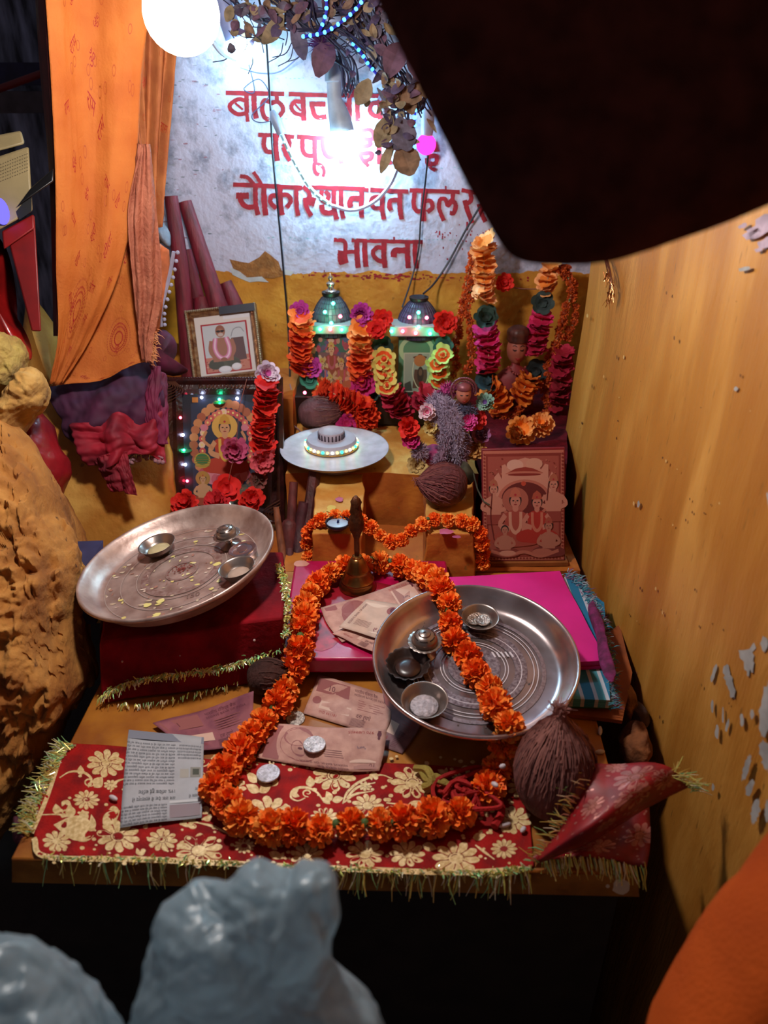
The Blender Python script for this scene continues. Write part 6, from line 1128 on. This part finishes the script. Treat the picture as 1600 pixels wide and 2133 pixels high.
solo('painted_idol_stone', 'bright red vermilion stone figure at the far left edge', 'idol', MB().puff([(-40, 490), (2, 500), (10, 560), (-2, 615), (10, 650), (22, 675), (44, 695), (60, 730), (58, 752), (30, 735), (-40, 750)], 1.00, .03, 14, 90, .003, 20, .2, seed=61), mat('9A100E', .4, var=.3, vs=14, h2='6A0A0A', coat=.2))
# crate, pale appliance, clutter in the dark corner
mb = MB().prism([at_d(*p) for p in ((66, 690, 0.970), (86, 690, 0.970), (86, 690, 1.050), (66, 690, 1.050))], [at_d(*p) for p in ((12, 480, 0.970), (72, 448, 0.970), (72, 448, 1.090), (12, 480, 1.090))]); st_ = thing('red_stand', 'red painted tapering stand under the cream appliance', 'stand', at_d(60, 690, 0.990)); obj('stand_leg', mb, mat('700A0C', .5, var=.2), st_, bevel=.002)
obj('stand_rail', MB().prism([at_d(*p) for p in ((8, 520, 0.965), (72, 476, 0.965), (72, 476, 1.050), (8, 520, 1.050))], [at_d(*p) for p in ((4, 482, 0.965), (70, 446, 0.965), (70, 446, 1.050), (4, 482, 1.050))]), mat('7A0C0C', .5, var=.2), st_, bevel=.002)
ap = thing('cream_appliance', 'cream coloured appliance with perforated front in the dark left corner', 'appliance', at_d(30, 470, 0.990)); M_cr = mat('8A7A56', .5, var=.1)
obj('front_panel', MB().prism([at_d(*p) for p in ((-60, 345, 0.960), (60, 305, 0.960), (60, 305, 1.050), (-60, 345, 1.050))][::-1], [at_d(*p) for p in ((-30, 495, 0.960), (68, 440, 0.960), (68, 440, 1.050), (-30, 495, 1.050))][::-1]), M_cr, ap, bevel=.003)
obj('top_panel', MB().prism([at_d(*p) for p in ((-60, 330, 0.975), (52, 300, 0.975), (52, 300, 1.070), (-60, 330, 1.070))][::-1], [at_d(*p) for p in ((-60, 292, 0.975), (44, 272, 0.975), (44, 272, 1.070), (-60, 292, 1.070))][::-1]), M_cr, ap, bevel=.003)
P = Pic(lambda x, y, h: at_d(x, y, .9585-h))
for r in range(6):
    for k in range(12): P.ell(2+k*5, 342-k*2.0+r*7, 1.1, .8, '4A4030', n=6, step=False)
P.poly([(34, 440), (66, 400), (66, 440), (40, 458)], '0E0E10'); P.done('perforation', ap)
obj('round_lamp', MB().ball(at_d(2, 440, 0.950), (.010, .006, .016), 16), lamp_mat((.12, .10, 1.), 1.6), ap, label='small round blue indicator lamp')
solo('dark_case', 'black case wedged between cream appliance and curtain', 'case', MB().prism([at_d(*p) for p in ((36, 430, 0.952), (112, 378, 0.952), (112, 378, 1.030), (36, 430, 1.030))], [at_d(*p) for p in ((64, 392, 0.952), (112, 350, 0.952), (112, 350, 1.030), (64, 392, 1.030))]), mat('0C0C0E', .35, var=.2), bevel=.002)
for k, (y0, y1, c, lab) in enumerate(((190, 236, '4A4650', 'grey plank on the shelf in the dark left corner'), (130, 178, '20244A', 'dark blue box on the shelf in the dark left corner'))):
    a, b = at_y(-40, y1, 1.62), at_y(110, y0, 1.62); solo('shelf_plank' if k == 0 else 'blue_box', lab, 'plank' if k == 0 else 'box', MB().box(((a.x+b.x)/2, 1.66, (a.z+b.z)/2), (b.x-a.x, .08, b.z-a.z)), mat(c, .7, var=.3))
solo('red_pipe', 'thin red rod crossing the dark left corner', 'rod', MB().tube([at_y(-20, 192, 1.5), at_y(90, 152, 1.5)], .006, 10), mat('6A1218', .5))
bt = MB(); bt.prism([at_d(*p) for p in ((145, 1152, 1.02), (200, 1150, 1.02), (200, 1300, .96), (165, 1300, .96))], [p+V3((0, .03, 0)) for p in [at_d(*p) for p in ((145, 1152, 1.02), (200, 1150, 1.02), (200, 1300, .96), (165, 1300, .96))]]); solo('blue_box', 'dull blue tin edge showing behind the left plate and boulder', 'tin', bt, mat('3A3A5E', .5, var=.2))
# ================================================================ overhead: dry garland, bead lights, wires
def leafm(mb, p, d, up_, L_, w_, mi):
    d = d.normalized(); s_ = d.cross(up_).normalized(); n_ = s_.cross(d); pts = []
    for k in range(6):
        t = k/5; ww = w_*sin(pi*min(1, t*.92+.04))**.8; c = p+d*L_*t+n_*(L_*.22*sin(pi*t)*(1 if mi % 2 else -1)); pts += [c-s_*ww+n_*ww*.35, c, c+s_*ww+n_*ww*.35]
    mb.add(pts, [(3*k, 3*k+1, 3*k+4, 3*k+3) for k in range(5)]+[(3*k+1, 3*k+2, 3*k+5, 3*k+4) for k in range(5)], mi)
LV = [mat(c, .8, var=.3, vs=80) for c in ('8A6A52', '5A4A6A', '9A8668', '6A4A5E', '6A6070', '4A3A52')]
gl = thing('dried_leaf_garland', 'garland of dried leaves and vines drooping across the top of the wall', 'garland', at_y(690, 20, 1.36))
vs_ = [[(470, -20, 1.36), (520, 30, 1.35), (600, 60, 1.34), (700, 60, 1.33), (760, 110, 1.33)], [(560, -20, 1.35), (620, 40, 1.34), (690, 80, 1.33)], [(720, -20, 1.34), (760, 60, 1.33), (800, 140, 1.33), (840, 200, 1.34), (850, 290, 1.35), (860, 330, 1.35)], [(780, 30, 1.33), (830, 130, 1.33), (870, 190, 1.34), (885, 240, 1.35)], [(690, 110, 1.34), (720, 160, 1.35), (725, 200, 1.36)], [(500, 10, 1.36), (560, 40, 1.36), (640, 30, 1.35), (740, 20, 1.34)], [(640, 0, 1.34), (660, 60, 1.33), (720, 120, 1.34), (735, 190, 1.36)]]
mb = MB()
for v in vs_:
    for k in range(6): mb.tube(cr([at_y(x+RN.uniform(-18, 18), y+RN.uniform(-8, 8), Y+RN.uniform(-.015, .015)) for x, y, Y in v], 24), .0012, 5)
for k in range(70):
    x, y = RN.uniform(460, 880), RN.uniform(-20, 110); a = RN.uniform(0, 6.28); mb.tube(cr([at_y(x, y, 1.35), at_y(x+26*cos(a), y+26*sin(a), 1.34), at_y(x+50*cos(a+.4), y+50*sin(a+.4), 1.35)], 8), .0009, 4)
obj('vine_stem', mb, mat('2A2440', .7, var=.3), gl, kind='stuff')
mb = MB()
for k in range(300):
    if k < 150: x, y = RN.uniform(470, 800), RN.triangular(-30, 95, 10)
    elif k < 240: t = RN.random(); x, y = 740+105*t+RN.gauss(0, 22), 40+190*t+RN.gauss(0, 20)
    else: x, y = RN.gauss(822, 14), RN.uniform(180, 320)
    p = at_y(x, y, 1.34+RN.uniform(-.03, .03)); d = V3((RN.uniform(-1, 1), RN.uniform(-.6, .2), RN.uniform(-1, .4))); leafm(mb, p, d, V3((RN.uniform(-.5, .5), -1, RN.uniform(-.5, .5))), RN.uniform(.010, .026), RN.uniform(.003, .008), RN.randrange(6))
for x, y, dx, dz, L_, w_, mi in ((590, 30, -.5, -.6, .05, .012, 2), (610, 40, .3, -1, .055, .012, 4), (815, 240, -.5, -1, .05, .016, 2), (830, 245, .3, -.8, .05, .020, 4), (815, 300, -.4, -1, .045, .008, 2), (835, 300, .2, -.5, .05, .022, 0), (820, 190, .9, -.2, .045, .014, 0), (770, 165, -.4, -.7, .04, .014, 2), (845, 180, .3, -1, .04, .012, 0), (860, 100, .3, -.8, .05, .018, 3), (835, 90, -.3, -.7, .05, .018, 3), (690, 90, -.4, -.8, .05, .018, 3), (870, 140, .3, -.7, .045, .016, 0)): leafm(mb, at_y(x, y, 1.325), V3((dx, -.2, dz)), V3((0, -1, .2)), L_, w_, mi)
obj('dried_leaves', mb, LV, gl, smooth=False, kind='stuff')
fmb = MB()
for k in range(160):
    a = RN.uniform(0, 6.28); d = V3((RN.gauss(0, 1), RN.gauss(0, 1)-.4, RN.gauss(0, 1))).normalized(); c = at_y(668, 92, 1.33); s_ = d.orthogonal().normalized()*.0015; fmb.add([c-s_, c+s_, c+d*RN.uniform(.016, .03)], [(0, 1, 2)])
obj('dried_flower', fmb, mat('5A1E6A', .8, var=.3), gl, smooth=False, label='purple dried flower head')
def rope(label, pts, L_, col, tube_c, beads=True, r=.0028, step=.0105, name='bead_light_string', tr=.0022):
    q = [at_y(*p) for p in pts]; e = even(q, step); t = thing(name, label, 'string light', e[len(e)//2]); obj('cable', MB().tube(cr(q, 80), tr, 6), mat(tube_c, .4, var=0), t)
    if beads:
        m = lamp_mat(col, L_)
        for p in e: led(t, p+V3((0, -.001, 0)), m, r, 'glowing_bead')
    return t
rope('blue bead light string slanting across the top of the wall', [(772, -25, 1.30), (745, 15, 1.30), (712, 45, 1.30), (675, 68, 1.30), (632, 76, 1.31)], 9, (.03, .25, 1.), '2A2AA0')
rope('blue bead light string hanging nearly straight at the top centre', [(678, -20, 1.31), (680, 20, 1.31), (674, 45, 1.31), (665, 66, 1.305)], 8, (.03, .25, 1.), '2A2AA0')
rope('vertical blue bead light string beside the pink bulb', [(866, 196, 1.37), (864, 240, 1.375), (862, 280, 1.375), (862, 305, 1.375), (868, 322, 1.375)], 9, (.04, .35, 1.), '2A2AA0', r=.0034)
rope('blue bead light string half hidden in the dried leaves at the right', [(736, 92, 1.325), (752, 110, 1.325), (768, 135, 1.33), (790, 160, 1.335)], 6, (.03, .3, 1.), '2A2AA0')
rope('blue bead lights crossing behind the bulbs at the top left', [(455, -10, 1.36), (470, 20, 1.36), (485, 50, 1.36), (492, 78, 1.35)], 5, (.06, .12, .9), '2A2A90', step=.014)
rope('translucent cyan bead light tube drooping in front of the painted words', [(586, 278, 1.39), (605, 320, 1.39), (628, 362, 1.39), (652, 398, 1.39), (690, 428, 1.39)], 3.2, (.25, .85, .95), '9AC0CC', r=.0030, step=.0125, tr=.0036)
rope('unlit end of the drooping translucent light tube', [(690, 428, 1.39), (735, 438, 1.39), (780, 420, 1.39), (815, 380, 1.385), (838, 320, 1.38), (845, 300, 1.375)], 0, (0, 0, 0), 'A8B0D8', False, tr=.0032)
solo('plug', 'pale cone shaped connector at the top of the drooping light tube', 'plug', MB().tube([at_y(566, 230, 1.385), at_y(572, 245, 1.385), at_y(586, 278, 1.388)], [.004, .008, .007], 12), mat('9AA4C0', .4))
def wire(label, pts, r, c='12121E'): return solo('cable', label, 'cable', MB().tube(cr([at_y(*p) for p in pts], 60), r, 6), mat(c, .5, var=0))
wire('black cable hanging down the left of the painted words to the shrine', [(535, -20, 1.33), (552, 60, 1.35), (562, 200, 1.385), (568, 320, 1.40), (580, 450, 1.405), (590, 560, 1.405), (600, 680, 1.40), (604, 790, 1.36), (602, 860, 1.32)], .0017)
wire('black cable from the pink bulb down to the left of the right dome', [(892, 320, 1.375), (886, 380, 1.40), (877, 450, 1.405), (872, 520, 1.405), (858, 580, 1.40), (838, 640, 1.36)], .0015)
wire('black cable slanting from the right edge of the words to the right dome', [(1000, 430, 1.40), (970, 480, 1.405), (935, 545, 1.405), (905, 590, 1.39), (882, 612, 1.34)], .0018)
wire('white cable between the large bulb and the small bulb', [(440, 82, 1.12), (462, 110, 1.22), (490, 125, 1.33)], .0032, 'E0E4F0')
wire('thin pale cable drooping below the small bulb', [(500, 140, 1.36), (540, 152, 1.38), (585, 148, 1.38), (630, 110, 1.36), (660, 72, 1.33)], .0011, '7A86B8')
wire('tangled thin wire left of the painted words', [(515, 120, 1.39), (530, 190, 1.40), (508, 185, 1.40), (540, 165, 1.40), (560, 200, 1.40), (525, 240, 1.40), (540, 255, 1.40), (575, 250, 1.395)], .0008, '3A4466')
wire('dark wires running down to the hanging bulb holder', [(704, 100, 1.345), (712, 140, 1.355), (716, 180, 1.36), (722, 200, 1.36)], .0022, '1E1E3E')
wire('grey cable loops at the foot of the left shrine', [(604, 800, 1.30), (612, 840, 1.28), (595, 860, 1.28), (612, 885, 1.27), (628, 905, 1.25), (600, 925, 1.24), (592, 900, 1.25)], .0011, '8A6A72')
# tinsel tassel on the right wall
ta = thing('tinsel_tassel', 'coppery tinsel tassel hanging against the right wall below the dark cloth', 'tassel', at_x(1270, 560, RX-.012)); mb = MB()
for k in range(4): mb.tube(cr([at_x(1262+RN.uniform(-4, 8), 535, RX-.012), at_x(1270+RN.uniform(-6, 6), 575, RX-.012), at_x(1268+RN.uniform(-6, 6), 612, RX-.012)], 12), .0009, 5)
obj('cord', mb, mat('6A3214', .5, metal=.4), ta)
mb = tinsel([at_x(1264, 560, RX-.012), at_x(1276, 590, RX-.012), at_x(1268, 625, RX-.012)], 60, .006, .018, lambda c: (RN.uniform(-.4, .4), -.4, -.8), .0012, .4); obj('tinsel', mb, [mat(c, .3, metal=.7, var=0) for c in ('8A4A1E', 'A86A2E', '6A3214', 'C89A6A', 'B07A4A')], ta, smooth=False, kind='stuff')
# ================================================================ near the camera
solo('dark_garment_flap', 'large out of focus dark brown garment flap hanging at the top right', 'garment', MB().puff([(620, -520), (740, -140), (795, 20), (868, 170), (930, 300), (990, 420), (1040, 505), (1068, 535), (1110, 549), (1200, 552), (1290, 540), (1400, 505), (1500, 470), (1610, 424), (1900, 300), (1950, -520)], .36, .02, 10, 120, .002, 30, seed=71), mat('5A2E26', .95, var=.3, vs=60, spec=.1))
M_bag = mat('8A94A0', .36, var=.25, vs=14, h2='6C808C', spec=.55, bump=.35, bs=22)
M_bag = bpy.data.materials.new('plastic_film'); M_bag.use_nodes = True; nt = M_bag.node_tree; N = nt.nodes; L = nt.links; b = N['Principled BSDF']
b.inputs['Base Color'].default_value = (.32, .42, .48, 1); b.inputs['Roughness'].default_value = .32; b.inputs['Specular IOR Level'].default_value = .7
tr_ = N.new('ShaderNodeBsdfTranslucent'); tr_.inputs[0].default_value = (.48, .64, .72, 1); tp2 = N.new('ShaderNodeBsdfTransparent'); tp2.inputs[0].default_value = (.85, .92, .95, 1)
m1 = N.new('ShaderNodeMixShader'); m1.inputs[0].default_value = .5; m2 = N.new('ShaderNodeMixShader'); m2.inputs[0].default_value = .16
tc = N.new('ShaderNodeTexCoord'); nz_ = N.new('ShaderNodeTexNoise'); nz_.inputs['Scale'].default_value = 16; nz_.inputs['Distortion'].default_value = 1.5; L.new(tc.outputs['Object'], nz_.inputs[0]); bp2 = N.new('ShaderNodeBump'); bp2.inputs['Strength'].default_value = .9; bp2.inputs['Distance'].default_value = .02; L.new(nz_.outputs[0], bp2.inputs['Height']); L.new(bp2.outputs[0], b.inputs['Normal']); L.new(bp2.outputs[0], tr_.inputs['Normal'])
L.new(b.outputs[0], m1.inputs[1]); L.new(tr_.outputs[0], m1.inputs[2]); L.new(m1.outputs[0], m2.inputs[1]); L.new(tp2.outputs[0], m2.inputs[2]); L.new(m2.outputs[0], N['Material Output'].inputs['Surface'])
solo('plastic_bag', 'blurred grey plastic bag standing tall at the bottom centre', 'plastic bag', MB().puff([(330, 2560), (300, 2330), (312, 2110), (306, 2040), (320, 1940), (345, 1880), (400, 1845), (470, 1838), (525, 1812), (560, 1830), (600, 1838), (625, 1808), (665, 1802), (698, 1830), (706, 1900), (700, 2000), (730, 2060), (790, 2120), (860, 2300), (840, 2560)], .40, .035, 34, 220, .020, 15, .9, seed=81), M_bag)
solo('plastic_bag', 'blurred grey plastic bag cut off at the bottom left corner', 'plastic bag', MB().puff([(-80, 1940), (10, 1955), (60, 1975), (110, 2010), (160, 2060), (200, 2110), (260, 2260), (260, 2520), (-100, 2520)], .38, .03, 24, 140, .012, 20, .6, seed=85), M_bag)
solo('orange_garment', 'bright orange garment fold in the bottom right corner', 'garment', MB().puff([(1615, 1815), (1570, 1860), (1520, 1925), (1475, 1995), (1430, 2060), (1390, 2120), (1340, 2260), (1320, 2560), (1900, 2560), (1900, 1640), (1720, 1680)], .46, .05, 14, 90, .006, 14, .2, seed=91), mat('BE5010', .9, var=.25, vs=10, h2='A03E0A', bump=.3, bs=300, spec=.2))
